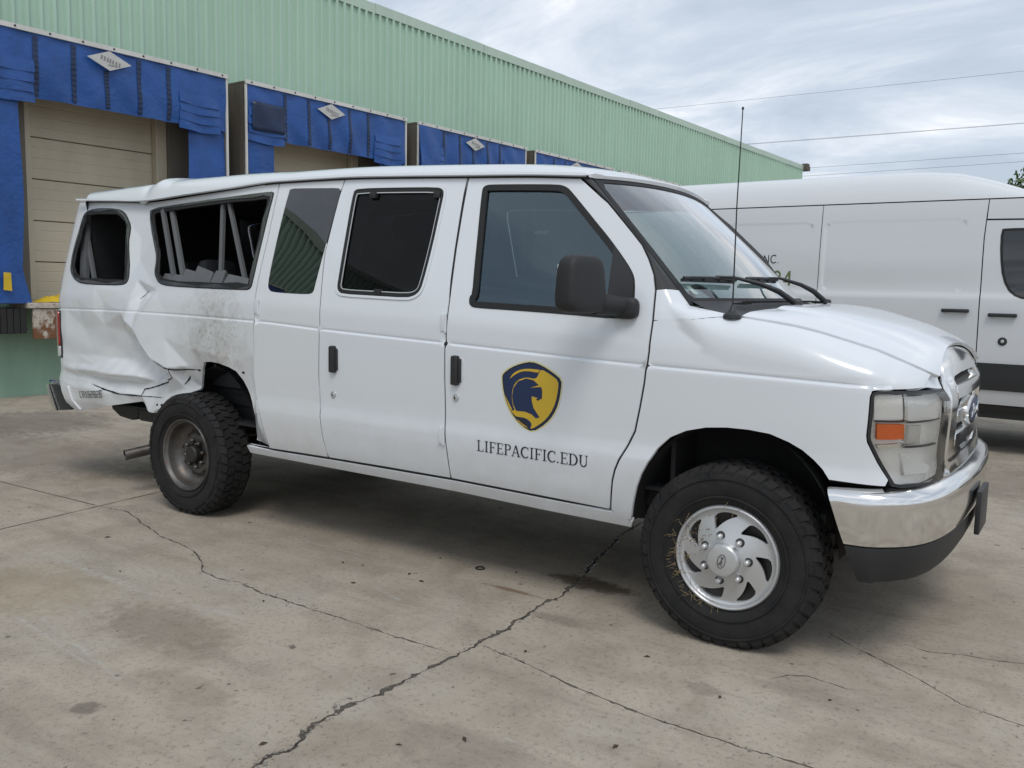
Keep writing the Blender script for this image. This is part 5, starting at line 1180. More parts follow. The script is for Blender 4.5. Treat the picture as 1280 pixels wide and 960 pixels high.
# script lettering on the badge and on the wheel centre: simple looping strokes
def script_strokes():
    return [[(-.9,.55),(-.75,.8),(-.5,.85),(-.35,.75)],[(-.62,.8),(-.72,.1),(-.85,-.6),(-1.0,-.75)],[(-.8,.1),(-.5,.15)],[(-.2,.25),(-.4,.0),(-.3,-.5),(-.05,-.45),(0,.0),(-.2,.25),(.05,.15)],[(.15,.25),(.1,-.5)],[(.12,.0),(.25,.25),(.38,.2)],[(.85,.2),(.6,.2),(.5,-.2),(.65,-.5),(.85,-.2),(.95,.9)],[(.88,.0),(.9,-.5),(1.05,-.45)]]
mb = MB()
for st in script_strokes(): mb.tube([(float(c[0])+.0245, x*.10, .968+z*.032) for x,z in st], .0032, 6)
mb.build('emblem_script', M['chrome'], EM, True)
# bumper
BP = [(.405,1.000),(.48,.998),(.55,.985),(.62,.950),(.68,.89),(.728,.80),(.764,.67),(.786,.50),(.799,.30),(.806,.0)]
def bumper():
    B = empty('front_bumper',(0,0,0),0,VAN)
    Pn = A(BP); full = np.vstack([Pn, (Pn*[1,-1])[::-1][1:]])
    T = [0]+list(np.cumsum(np.linalg.norm(np.diff(full,axis=0),axis=1))); T = A(T); tt = np.linspace(0,T[-1],97)
    c0, c1 = Curve1(list(zip(T,full[:,0]))), None
    fx = np.interp(tt,T,full[:,0]); fy = np.interp(tt,T,full[:,1])
    for _ in range(6):
        fx[1:-1] = .25*fx[:-2]+.5*fx[1:-1]+.25*fx[2:]; fy[1:-1] = .25*fy[:-2]+.5*fy[1:-1]+.25*fy[2:]
    d = np.stack([np.gradient(fx),np.gradient(fy)],-1); d /= np.linalg.norm(d,axis=1)[:,None]; nn = np.stack([-d[:,1],d[:,0]],-1); 
    if nn[48,0] < 0: nn = -nn
    def sweep(name, prof, mat, t0=0, t1=97, zf=None, auto=35):
        X = []
        for i in range(t0,t1):
            row = []
            u = abs(fy[i])
            for (o,z) in prof:
                zz = z+(zf(u,z) if zf else 0); sh = (.075*(.70-zz)/.19 if u > .90 else 0)*np.clip((u-.90)/.09,0,1)*np.clip((.62-fx[i])/.2,0,1)
                row.append((fx[i]+nn[i,0]*o+sh*.9, -(fy[i]+nn[i,1]*o), zz))
            X.append(row)
        return gridpatch(name, A(X), M[mat], B, flip=True, auto=auto)
    bow = lambda u,z: -.012*np.clip((u-.55)/.4,0,1)*0
    sweep('chrome_face', [(-.10,.748),(-.05,.742),(-.014,.728),(.0,.715),(.006,.690),(.004,.660),(.002,.60),(-.004,.55),(-.010,.528),(-.028,.520),(-.05,.52)], 'chrome')
    sweep('valance', [(-.03,.528),(-.014,.520),(-.014,.50),(-.022,.44),(-.045,.385),(-.075,.372),(-.14,.37)], 'grey_plastic', zf=lambda u,z: .035*np.clip((u-.6)/.4,0,1)*(1 if z < .45 else 0)*0)
    sweep('filler_strip', [(-.16,.770),(-.10,.762),(-.06,.738),(-.05,.70)], 'black_plastic')
    mb = MB(); mb.box(.812,.834,-.13,.13,.43,.622,.006); mb.build('plate_bracket', M['black_plastic'], B, True)
    return B
bumper()
# mirror
MR = empty('door_mirror',(0,0,0),0,VAN)
def rbox(name, c, size, e, mat, parent, rz=0, taper=None, rx=0):
    nu, nv = 28, 18; X = []; rot = Matrix.Rotation(rz,3,'Z')@Matrix.Rotation(rx,3,'X')
    pw = lambda v: math.copysign(abs(v)**(2/e), v)
    for j in range(nv+1):
        ph = -math.pi/2+math.pi*j/nv; row = []
        for i in range(nu):
            th = 2*math.pi*i/nu; p = Vector((pw(math.cos(ph))*pw(math.cos(th))*size[0]/2, pw(math.cos(ph))*pw(math.sin(th))*size[1]/2, pw(math.sin(ph))*size[2]/2))
            if taper: p = taper(p)
            p = rot@p+Vector(c); row.append(tuple(p))
        row.append(row[0]); X.append(row)
    return gridpatch(name, A(X), M[mat], parent, auto=70)
rbox('mirror_housing', (-.585,-1.195,1.482), (.115,.225,.238), 4.6, 'grey_plastic', MR, R(-12), lambda p: Vector((p.x*(1-.12*(p.z/.12)),p.y*(1-.07*(p.z/.12)),p.z)))
rbox('mirror_glass', (-.628,-1.203,1.482), (.018,.170,.180), 6, 'chrome', MR, R(-12))
mb = MB(); mb.tube([(-.565,-1.10,1.405),(-.53,-1.04,1.397),(-.50,-.985,1.393)], [.050,.044,.042], 12); mb.build('mirror_arm', M['grey_plastic'], MR, True)
rbox('mirror_foot', (-.485,-.975,1.385), (.115,.07,.095), 3.2, 'grey_plastic', MR, R(4))
# antenna
AN = empty('antenna',(0,0,0),0,VAN); b = hood_fn(-.045,polar(-.045,.62))
mb = MB(); mb.lathe([(.038,-.004),(.036,.010),(.022,.020),(.012,.032),(.005,.05),(.0,.05)],18,'z',(float(b[0]),float(b[1]),float(b[2]))); mb.build('antenna_base', M['black_plastic'], AN, True)
mb = MB(); mb.tube([(float(b[0]),float(b[1]),float(b[2])+.03),(float(b[0])-.002,float(b[1]),float(b[2])+.45),(float(b[0])+.004,float(b[1]),2.19)], [.0035,.0028,.0022], 6); mb.lathe([(0,2.196),(.005,2.193),(.005,2.185),(0,2.182)],8,'z',(float(b[0])+.004,float(b[1]),0)); mb.build('antenna_mast', M['black_plastic'], AN, True)
# ---- decals
SH = empty('shield_decal',(0,0,0),0,VAN)
def decal(name, pts, mat, k, par=SH, sm=1, fn=flank):
    patch(name, fn, smooth_poly(A(pts),sm) if sm else A(pts), [], M[mat], par, du=.03, dv=.03, step=.02, off=.0012+.0006*k, depth=0)
decal('shield_edge', EMB_out, 'pale_yellow_decal', 0); decal('shield_border', EMB_dark, 'ink_decal', 1); decal('shield_ground', inset(smooth_poly(A(EMB_dark),1),.0085), 'navy_vinyl_decal', 2, sm=0)
decal('shield_field', EMB_yel, 'yellow_decal', 3); decal('crest_stripe', EMB_arc, 'yellow_decal', 4, sm=1); decal('helmet', EMB_head, 'navy_vinyl_decal', 5, sm=0); decal('collar', EMB_low, 'ink_decal', 5)
decal('helmet_stripe', [(-1.088,.965),(-1.062,.905),(-1.035,.872),(-1.05,.905)], 'yellow_decal', 4, sm=0)
decal('collar_edge', [(-1.018,.852),(-.99,.846),(-.955,.818),(-.985,.828)], 'yellow_decal', 4, sm=0)
# lettering from strokes: each glyph a list of polygons in a unit cap-height box (x to the right, z up)
def bar(x0,z0,x1,z1,w):
    d = A([x1-x0,z1-z0]); d /= np.linalg.norm(d); n = A([-d[1],d[0]])*w/2; a = A([x0,z0]); b = A([x1,z1]); return [a-n,b-n,b+n,a+n]
def arc(cx,cz,rx,rz,a0,a1,w0,w1,n=14):
    out = []; inn = []
    for i in range(n+1):
        t = i/n; a = R(a0+(a1-a0)*t); w = w0+(w1-w0)*math.sin(math.pi*t); out.append((cx+(rx+w/2)*math.cos(a),cz+(rz+w/2)*math.sin(a))); inn.append((cx+(rx-w/2)*math.cos(a),cz+(rz-w/2)*math.sin(a)))
    return [A(p) for p in out+inn[::-1]]
SW, TH = .125, .06
def stem(x, z0=0, z1=1): return [bar(x,z0,x,z1,SW),bar(x-.16,z0+.03,x+.16,z0+.03,TH),bar(x-.16,z1-.03,x+.16,z1-.03,TH)]
GL = {'L':(.72,stem(.18)+[bar(.12,.03,.62,.03,.06),bar(.61,.0,.61,.24,.05)]), 'I':(.44,stem(.20)),
 'F':(.68,stem(.18)+[bar(.12,.97,.60,.97,.06),bar(.59,.78,.59,1.0,.05),bar(.2,.52,.48,.52,.06),bar(.47,.42,.47,.62,.045)]),
 'E':(.70,stem(.18)+[bar(.12,.97,.60,.97,.06),bar(.59,.78,.59,1.0,.05),bar(.2,.52,.48,.52,.06),bar(.47,.42,.47,.62,.045),bar(.12,.03,.62,.03,.06),bar(.61,.0,.61,.23,.05)]),
 'P':(.70,stem(.18)+[arc(.36,.735,.22,.235,-90,90,.06,.13),bar(.18,.97,.38,.97,.06),bar(.18,.50,.38,.50,.06)]),
 'A':(.82,[bar(.10,.03,.38,1.0,.07),bar(.38,1.0,.66,.03,.13),bar(.20,.34,.56,.34,.06),bar(.0,.03,.22,.03,.06),bar(.52,.03,.80,.03,.06)]),
 'C':(.78,[arc(.42,.5,.34,.47,48,312,.06,.14),bar(.66,.70,.66,.98,.05),bar(.64,.06,.66,.22,.05)]),
 '.':(.30,[bar(.12,.0,.12,.13,.13)]),
 'D':(.84,stem(.18)+[arc(.34,.5,.38,.47,-90,90,.06,.14),bar(.18,.97,.36,.97,.06),bar(.18,.03,.36,.03,.06)]),
 'U':(.82,[bar(.18,.32,.18,1.0,SW),bar(.02,.97,.34,.97,.06),bar(.64,.32,.64,1.0,.07),bar(.52,.97,.76,.97,.06),arc(.41,.32,.23,.28,180,360,.09,.10)])}
def lettering(name, text, x0, x1, z0, z1, h, mat, fn, parent, glyphs=GL, slope=0, gap=.0, lift=.0014):
    tot = sum(glyphs[c][0]+gap for c in text); sc = (x1-x0)/tot; V = []; F = []; u = 0; k = 0
    for c in text:
        for pl in glyphs[c][1]:
            P2 = A([(x0+(u+p[0])*sc, z0+p[1]*h+(z1-z0)*(u+p[0])/tot) for p in pl]); N = fn_normals(fn, P2); Q = fn(P2[:,0],P2[:,1])+N*(lift+.00012*(k%9)); k += 1
            b = len(V); V += list(Q); n = len(P2)
            if n == 4: F.append((b,b+1,b+2,b+3))
            else:
                m = n//2
                for i in range(m-1): F.append((b+i,b+i+1,b+n-2-i,b+n-1-i))
        u += glyphs[c][0]+gap
    # consistent outward faces
    V = A(V); FF_ = []
    for f in F:
        a = V[f[1]]-V[f[0]]; c_ = V[f[2]]-V[f[0]]; FF_.append(f if np.cross(a,c_)[1] < 0 else f[::-1])
    return mesh(name, V, FF_, M[mat], parent)
lettering('lettering', 'LIFEPACIFIC.EDU', -1.240,-.628,.679,.6765,.053,'ink_decal',flank,VAN)
# block figures for the fleet number
def seg(s): 
    w = .12; Lb = {'a':bar(.06,.95,.50,.95,.1),'b':bar(.49,.5,.49,1.0,w),'c':bar(.49,0,.49,.5,w),'d':bar(.06,.05,.50,.05,.1),'e':bar(.07,0,.07,.5,w),'f':bar(.07,.5,.07,1,w),'g':bar(.06,.5,.50,.5,.1),'m':bar(.28,0,.28,1,w),'n':bar(.12,.82,.28,.98,.1)}; return (.68,[Lb[q] for q in s])
NG = {'C':seg('adef'),'A':seg('abcefg'),'1':seg('mnd'),'8':seg('abcdefg'),'2':seg('abged'),'6':seg('afgedc'),'5':seg('afgcd')}
lettering('fleet_number', 'CA182826', -4.748,-4.445,.628,.657,.046,'black_decal',flank_r,VAN,NG,lift=.009)
# ---- tail lamp, rear bumper, exhaust, brackets
def skin_box(name, pts, mat, parent, off, d, fn=flank): return patch(name, fn, A(pts), [], M[mat], parent, du=.03, dv=.05, step=.03, off=off, depth=d)
TLm = empty('tail_light',(0,0,0),0,VAN)
skin_box('red_lens', [(-5.17,1.225),(-4.995,1.228),(-4.995,.985),(-5.17,.985)], 'red_lens', TLm, .016, .03)
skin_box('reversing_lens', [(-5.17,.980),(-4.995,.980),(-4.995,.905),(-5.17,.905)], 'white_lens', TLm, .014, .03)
skin_box('lamp_bezel', [(-5.18,1.232),(-4.970,1.235),(-4.970,.895),(-5.18,.895)], 'black_plastic', TLm, .004, .02)
RB = empty('rear_bumper',(0,0,0),0,VAN)
mb = MB(); mb.box(-5.30,-5.19,-.90,.95,.53,.71,.02); mb.build('bumper_bar', M['chrome'], RB, True)
mb = MB(); V = [(-5.205,-.965,.685),(-5.175,-.965,.685),(-5.07,-.965,.505),(-5.115,-.965,.505)]; mb.add(V+[(a,b_+.12,c_) for a,b_,c_ in V],[(0,1,2,3)[::-1],(4,5,6,7),(0,1,5,4),(1,2,6,5),(2,3,7,6),(3,0,4,7)]); mb.build('bumper_end_cap', M['chrome'], RB)
mb = MB(); V = [(-5.170,-.95,.688),(-4.99,-.95,.690),(-4.90,-.95,.525),(-5.06,-.95,.508)]; mb.add(V+[(a,b_+.5,c_) for a,b_,c_ in V],[(0,1,2,3)[::-1],(4,5,6,7),(0,1,5,4),(1,2,6,5),(2,3,7,6),(3,0,4,7)]); mb.build('step_pad', M['black_plastic'], RB)
EX = empty('exhaust_pipe',(0,0,0),0,VAN)
mb = MB(); pr = []; pts = [Vector((-4.236,-.955,.276)),Vector((-4.18,-.80,.302)),Vector((-4.10,-.62,.34)),Vector((-3.9,-.48,.40)),Vector((-3.3,-.42,.46)),Vector((-2.4,-.42,.42))]; mb.tube(pts,.036,16,cap=False); mb.tube([pts[0]+Vector((0,.002,0))]+pts[1:],.031,16,cap=False); mb.build('pipe', M['rim'], EX, True)
mb = MB(); mb.tube([pts[0]+(pts[1]-pts[0])*.25+Vector((0,0,-.0)),pts[0]+(pts[1]-pts[0])*.26],.0305,16); mb.build('pipe_bore', M['underbody'], EX)
HB = empty('hitch_bracket',(0,0,0),0,VAN)
mb = MB(); V = [(-4.93,-.62,.60),(-4.58,-.62,.60),(-4.585,-.62,.475),(-4.66,-.62,.437),(-4.82,-.62,.452),(-4.915,-.62,.50)]; n = len(V); mb.add(V+[(a,b_+.10,c_) for a,b_,c_ in V],[tuple(range(n))[::-1],tuple(range(n,2*n))]+[(i,(i+1)%n,n+(i+1)%n,n+i) for i in range(n)]); mb.box(-4.46,-4.20,-.70,-.55,.46,.56,.02); mb.build('bracket_plate', M['black_plastic'], HB)
# lower skin under the fleet number curls under
patch('bumper_corner_skin', lambda s,z: flank_r(s,z)+np.stack([.5*(A(z)-.6)*0,0*A(s),0*A(s)],-1), [(-4.99,.69),(-4.90,.70),(-4.86,.60),(-4.80,.53),(-4.87,.52),(-4.95,.57)], [], M['paint_rear'], QP, du=.02, dv=.02, step=.02, off=.012, depth=.02, analytic=False)
# ---- wheels
def tyre_profile(R0=.387, W=.245, rr=.222):
    h = W/2; return [(rr-.012,-h*.62),(rr+.004,-h*.80),(rr+.03,-h*.93),(rr+.07,-h*1.0),(R0-.07,-h*1.0),(R0-.045,-h*.97),(R0-.028,-h*.90),(R0-.016,-h*.78),(R0-.011,-h*.6),(R0-.010,0),(R0-.011,h*.6),(R0-.016,h*.78),(R0-.028,h*.90),(R0-.07,h*1.0),(rr+.07,h*1.0),(rr+.02,h*.9),(rr-.012,h*.62)]
def make_tread(R0=.387, W=.245, seed=1):
    rs = random.Random(seed); mb = MB(); N = 42; h = W/2
    rows = [(-.95,-.70,1.0,0),(-.64,-.26,1,.5),(-.20,.20,1,.0),(.26,.64,1,.5),(.70,.99,1,0)]
    for ri,(y0,y1,_,ph) in enumerate(rows):
        for k in range(N):
            a0 = 2*math.pi*(k+ph*.9+rs.uniform(-.03,.03))/N; da = 2*math.pi/N*(.80 if ri in (0,4) else .76)
            sk = (.35 if ri%2 else -.35)*2*math.pi/N
            def pt(a,y,r): return (r*math.cos(a), y*h, r*math.sin(a))
            def rad(y): return R0-(.0 if abs(y) < .66 else .030*((abs(y)-.66)/.33)**1.6)
            V = []
            for rr_,sc in ((-.018,1.0),(0,.90)):
                for yy, aa in ((y0,a0),(y1,a0+sk*.6),(y1,a0+da+sk*.6),(y0,a0+da)):
                    ac = a0+da/2+sk*.3; yc = (y0+y1)/2; V.append(pt(ac+(aa-ac)*sc, yc+(yy-yc)*sc, rad(yy)+rr_))
            mb.add(V,[(4,5,6,7),(0,1,5,4),(1,2,6,5),(2,3,7,6),(3,0,4,7)])
            if ri in (0,4) and k%3 == 0:   # lugs running down the shoulder
                sgn = -1 if ri == 0 else 1; V = []
                for r_, yy in ((R0-.030,.99),(R0-.048,1.004)):
                    for aa in (a0+da*.1,a0+da*.9):
                        V += [pt(aa,sgn*(yy-.05),r_),pt(aa,sgn*yy*1.012,r_)]
                mb.add(V,[(1,3,7,5),(0,1,5,4),(2,6,7,3),(0,2,3,1),(4,5,7,6)])
    return mb
def flatten(o, zc):
    # contact patch: squash what would sink under the ground
    for v in o.data.vertices:
        if v.co.z < -zc: v.co.z = -zc+(v.co.z+zc)*.05; 
def make_wheel(loc, cover, rz=0, zc=.376, W=.245):
    w = empty('wheel', loc, rz, VAN)
    mb = MB(); mb.lathe(tyre_profile(W=W),96,'y'); t = mb.build('tyre', M['tyre'], w, True, auto=50); flatten(t,zc)
    # raised rings on the sidewall
    mb = MB(); mb.lathe([(.338,-W/2-.0005),(.336,-W/2-.004),(.331,-W/2-.004),(.329,-W/2-.0005)],96,'y'); mb.lathe([(.262,-W/2+.001),(.260,-W/2-.0025),(.256,-W/2-.0025),(.254,-W/2+.001)],96,'y'); mb.build('sidewall_ring', M['tyre'], w, True)
    tr = make_tread(W=W).build('tread', M['tyre'], w); tr['kind'] = 'stuff'; flatten(tr,zc)
    return w
def hubcap(w, y):
    """silver wheel cover: seven swept slots"""
    prof = Curve1([(0,-.020),(.06,-.018),(.085,-.012),(.12,-.002),(.16,.008),(.195,.014),(.207,.006),(.214,-.006),(.222,-.006),(.226,.004)])
    slots = []
    for k in range(7):
        a = R(96-51.43*k); sl = []
        for r_, da in ((.124,.35),(.155,.30),(.186,.25),(.195,.06),(.196,-.14),(.192,-.35),(.168,-.12),(.145,.10)):
            sl.append(((r_)*math.cos(a+da), r_*math.sin(a+da)))
        slots.append(smooth_poly(A(sl),1))
    fn = lambda x,z: np.stack([A(x), y+prof(np.hypot(A(x),A(z))), A(z)],-1)
    out = [(.206*math.cos(t),.206*math.sin(t)) for t in np.linspace(0,2*math.pi,97)[:-1]]
    patch('hubcap', fn, out, slots, M['silver'], w, du=.012, dv=.012, step=.012, depth=.022)
    mb = MB(); mb.lathe([(0,y-.056),(.045,y-.055),(.062,y-.052),(.069,y-.044),(.071,y-.02),(.073,y-.010)],40,'y'); cc = mb.build('centre_cap', M['silver'], w, True)
    mb = MB(); n = 30; ring_ = [(.030*math.cos(2*math.pi*i/n)*.55, y-.0575, .030*math.sin(2*math.pi*i/n)) for i in range(n+1)]; mb.tube(ring_,.0012,5)
    for st in script_strokes(): mb.tube([(-zz*.009, y-.0575, xx*.019) for xx,zz in st], .0012, 5)
    o = mb.build('cap_emblem', M['dark_steel'], w); o.rotation_euler = (0,R(12),0)
    for k in range(7):
        a = R(104-51.43*k); c_ = (.098*math.cos(a), 0, .098*math.sin(a))
        mb = MB(); mb.lathe([(.0,y-.040),(.007,y-.039),(.0115,y-.034),(.0125,y-.020),(.0125,y+.0)],12,'y',c_); nut = mb.build('lug_nut', M['silver'], w, True)
        mb = MB(); mb.lathe([(.0125,y-.012),(.019,y-.0105),(.020,y-.004)],14,'y',c_); mb.build('lug_recess', M['dark_steel'], w, True)
    mb = MB(); mb.lathe([(.0,y+.05),(.15,y+.05),(.205,y+.035),(.215,y+.02)],48,'y'); mb.build('rim_back', M['dark_steel'], w, True)
    mb = MB(); mb.lathe([(.2045,y+.012),(.209,y+.004),(.2135,y-.006),(.2185,y-.0085),(.2235,y-.006),(.228,y+.004),(.230,y+.03)],96,'y'); mb.build('rim_flange', M['silver'], w, True, auto=60)
def steelrim(w, y):
    mb = MB(); mb.lathe([(.228,y+.020),(.229,y+.002),(.224,y-.004),(.217,y+.0),(.210,y+.014),(.203,y+.020),(.198,y+.050),(.190,y+.075),(.172,y+.095),(.150,y+.105),(.140,y+.100),(.128,y+.082),(.118,y+.078),(.098,y+.080),(.070,y+.084),(.066,y+.10)],72,'y'); mb.build('steel_rim', M['rim'], w, True, auto=30)
    mb = MB(); mb.lathe([(.0,y+.035),(.045,y+.036),(.054,y+.045),(.058,y+.10)],28,'y'); mb.build('hub', M['dark_steel'], w, True)
    for k in range(8):
        a = R(10+45*k); c_ = (.085*math.cos(a),0,.085*math.sin(a)); mb = MB(); mb.lathe([(.0,y+.052),(.008,y+.053),(.0135,y+.060),(.0135,y+.082)],6,'y',c_); mb.build('lug_nut', M['rim'], w)
    for k in range(8):
        a = R(32+45*k); c_ = (.128*math.cos(a),0,.128*math.sin(a)); mb = MB(); mb.lathe([(.0,y+.0795),(.013,y+.0790)],12,'y',c_); mb.build('vent_hole', M['underbody'], w)
ZC = .376
W1 = make_wheel((0,-.865,ZC),1,R(1.5)); W1['label'] = 'front wheel with silver cover and dry grass caught in it'; hubcap(W1,-.098)
for _o in W1.children:
    if _o.name.split('.')[0] in ('hubcap','centre_cap','cap_emblem','lug_nut','lug_recess','rim_back','rim_flange'):
        for _v in _o.data.vertices: _v.co.x *= .968; _v.co.z *= .968
W2 = make_wheel((-3.505,-.900,ZC),0,R(0)); W2['label'] = 'rear wheel with bare rusty steel rim'; steelrim(W2,-.105)
W3 = make_wheel((0,.865,ZC),1); 
def _flip(w):
    w.rotation_euler = (0,0,math.pi)
_flip(W3); steelrim(W3,-.105)
W4 = make_wheel((-3.42,.86,ZC),0); _flip(W4); steelrim(W4,-.105)
# dry grass and mud caught in the front wheel cover
mb = MB(); rs = random.Random(5)
for k in range(75):
    a = R(rs.gauss(200,28)) if k < 70 else R(rs.uniform(60,150)); r_ = rs.uniform(.205,.245) if rs.random() < .8 else rs.uniform(.15,.21); p0 = Vector((r_*math.cos(a),-.108-rs.uniform(0,.012),r_*math.sin(a))); L = rs.uniform(.015,.05)
    d = Vector((rs.gauss(-.6,.8),rs.gauss(-.35,.3),rs.gauss(-.3,.8))).normalized()*L; mb.tube([p0,p0+d*.5+Vector((0,0,rs.gauss(0,.003))),p0+d],[.0012,.0011,.0006],4,cap=False)
g = mb.build('caught_grass', M['straw'], W1); g['kind'] = 'stuff'
mb = MB()
for k in range(70):
    a = R(rs.gauss(158,20)); r_ = rs.uniform(.10,.20); q = Vector((r_*math.cos(a),-.099-.004,r_*math.sin(a))); s = rs.uniform(.0015,.004)
    mb.add([q+Vector(v)*s for v in ((1,0,0),(-1,0,0),(0,0,1),(0,0,-1),(0,-.6,0))],[(0,2,4),(2,1,4),(1,3,4),(3,0,4)])
g = mb.build('mud_specks', M['mud'], W1); g['kind'] = 'stuff'
# ---- cabin
def seat(x, y, w, hb=.62, head=True):
    s = empty('seat',(x,y,.58),0,VAN); mb = MB(); mb.box(-.02,.50,-w/2,w/2,.20,.36,.05); mb.build('cushion', M['seat'], s, True)
    mb = MB(); mb.box(-.14,.02,-w/2,w/2,.30,.36+hb,.06); o = mb.build('backrest', M['seat'], s, True); o.rotation_euler = (0,R(-12),0)
    mb = MB(); mb.box(.02,.45,-w/2+.05,w/2-.05,.0,.20,.02); mb.build('seat_base', M['interior'], s)
    if head:
        for k in range(max(1,int(w/.5))):
            yy = (k-(max(1,int(w/.5))-1)/2)*.46; mb = MB(); mb.box(-.27,-.17,yy-.13,yy+.13,.36+hb+.0,.36+hb+.17,.045); mb.build('headrest', M['seat'], s, True)
seat(-.95,-.48,.52,.62); seat(-.95,.48,.52,.62); seat(-1.95,.15,1.3,.55); seat(-2.85,.15,1.3,.55); seat(-3.65,.0,1.5,.50); seat(-4.5,0,1.5,.50)
IN = empty('cabin_lining',(0,0,0),0,VAN)
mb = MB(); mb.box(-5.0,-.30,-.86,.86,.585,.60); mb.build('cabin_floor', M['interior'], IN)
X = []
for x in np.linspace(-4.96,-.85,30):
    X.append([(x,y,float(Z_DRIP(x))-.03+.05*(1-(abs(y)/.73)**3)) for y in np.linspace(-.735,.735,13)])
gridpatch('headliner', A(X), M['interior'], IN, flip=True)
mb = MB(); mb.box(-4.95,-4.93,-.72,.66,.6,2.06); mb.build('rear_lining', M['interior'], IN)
DB = empty('dashboard',(0,0,0),0,VAN)
X = []
for a in np.linspace(-.93,.93,25):
    b = ws(a,.015); X.append([b+A([-.01,0,-.02]),b+A([-.16,0,-.015]),b+A([-.30,0,-.035]),b+A([-.38,0,-.10]),b+A([-.40,0,-.25]),b+A([-.34,0,-.45])])
gridpatch('dash_top', A(X), M['dash'], DB, flip=False)
STW = empty('steering_wheel',(-.62,.42,1.33),0,VAN)
mb = MB(); n = 32; mb.tube([(0,.20*math.cos(2*math.pi*i/n),.20*math.sin(2*math.pi*i/n)) for i in range(n+1)],.017,8,cap=False); o = mb.build('wheel_rim', M['black_plastic'], STW, True); o.rotation_euler = (0,R(-38),0)
mb = MB(); mb.tube([(0,-.19,0),(0,.19,0)],.02,8); mb.box(-.03,.03,-.08,.08,-.08,.06,.02); mb.tube([(.02,0,0),(.25,0,-.15)],.03,8); o = mb.build('wheel_spokes', M['black_plastic'], STW, True); o.rotation_euler = (0,R(-38),0)
# bared window posts, hanging belts and loose trim inside the broken windows
def slat(name, p0, p1, w, t, mat, parent=IN):
    p0 = Vector(p0); p1 = Vector(p1); d = (p1-p0).normalized(); a = Vector((1,0,0)); a = (a-d*a.dot(d)).normalized()*w/2; b = Vector((0,1,0)); b = (b-d*b.dot(d)-a.normalized()*b.dot(a.normalized())).normalized()*t
    V = [p0-a,p0+a,p0+a+b,p0-a+b,p1-a,p1+a,p1+a+b,p1-a+b]; return mesh(name, V, [(0,1,5,4),(1,2,6,5),(2,3,7,6),(3,0,4,7),(0,3,2,1),(4,5,6,7)], M[mat], parent)
slat('window_post',(-4.03,-.77,1.93),(-3.77,-.87,1.42),.030,.02,'trim_grey'); slat('window_post',(-3.96,-.75,1.93),(-3.73,-.84,1.50),.035,.02,'belt')
slat('window_post',(-3.41,-.77,1.95),(-3.32,-.87,1.42),.028,.02,'trim_grey'); slat('window_post',(-3.35,-.77,1.95),(-3.085,-.86,1.42),.026,.02,'trim_grey')
slat('window_post',(-4.93,-.77,1.75),(-4.70,-.86,1.42),.028,.02,'trim_grey'); slat('window_post',(-4.98,-.76,1.85),(-4.83,-.87,1.42),.07,.03,'dash')
slat('belt_strap',(-1.62,-.74,1.9),(-1.60,-.86,1.42),.018,.004,'belt')
mb = MB(); rs = random.Random(9)
for x0,x1,h_ in ((-3.92,-3.70,.07),(-3.70,-3.55,.10),(-3.58,-3.40,.12),(-3.40,-3.28,.09),(-3.28,-3.05,.07)):
    V = [(x0,-.895,1.425),(x1,-.895,1.425),(x1,-.85,1.44+h_*rs.uniform(.6,1.1)),(x0+.02,-.845,1.44+h_),(x0,-.76,1.42),(x1,-.76,1.42)]; mb.add(V,[(0,1,2,3),(3,2,5,4),(0,3,4),(1,5,2)])
mb.build('loose_trim', M['trim_grey'], IN)
# the greenhouse is drawn in a little on the driver's side, added so the windshield outline fits the camera view
def narrow_far(o):
    if o.type == 'MESH':
        for v in o.data.vertices:
            if v.co.y > 0 and v.co.z > 1.2: k = min(1,(v.co.z-1.2)/.35); v.co.y *= 1-.11*k
    for c_ in o.children: narrow_far(c_)
for o in list(VAN.children):
    if o.name.split('.')[0] in ('driver_side_panel','driver_side_glazing','windshield_pillar','pillar_foot','windshield','roof','cowl_panel','cabin_lining'): narrow_far(o)
# ---------------------------------------------------------------- white high-roof cargo van behind
CV = empty('cargo_van', (2.0,4.7,0), -.0386); tag(CV, 'white high-roof cargo van with black lower trim parked behind the wrecked van', 'van')
CV_IN = Curve1([(.30,.16),(.40,.09),(.47,.055),(.60,.022),(.75,.006),(.95,.0),(1.30,.0),(1.44,.004),(1.475,.012),(1.50,.022),(1.8,.034),(2.17,.062),(2.34,.082),(2.45,.11)])
CV_H = Curve1([(-6.2,2.70),(-2.75,2.705),(-2.45,2.70),(-2.15,2.675),(-1.85,2.60),(-1.6,2.51),(-1.35,2.40),(-1.1,2.28),(-.9,2.18),(-.6,2.05),(.2,1.6)])
def _emb(s, z, s0, s1, z0, z1, r=.07):
    dx = np.maximum(np.maximum(s0+r-s, s-(s1-r)),0); dz = np.maximum(np.maximum(z0+r-z, z-(z1-r)),0); d = r-np.hypot(dx,dz)
    k = np.clip(d/.018,0,1); return k*k*(3-2*k)
def cside(s, z):
    s = A(s); z = A(z); s, z = np.broadcast_arrays(s,z); y = CV_IN(z)+.007*(_emb(s,z,-3.22,-1.915,1.50,2.18)+_emb(s,z,-5.35,-3.33,1.50,2.18))
    y = y+.10*np.clip((s+.9)/1.5,0,1)**2+.04*np.clip((-s-5.0)/.7,0,1)**2
    return np.stack([s,y,z],-1)
def zroof(s): return 2.36
def cpanel(name, outer, holes, mat='paint2', **k):
    return patch(name, cside, inset(A(outer),.0045), holes, M[mat], CV, du=.025, dv=.022, step=.03, roll=.001, **k)
S2, S1, S0 = -3.255, -1.752, -.62
topz = lambda s: float(min(2.355, CV_H(s)-.10))
cpanel('rear_side_panel', [(-5.62,.47),(S2,.47),(S2,2.355),(-5.62,2.355)], [])
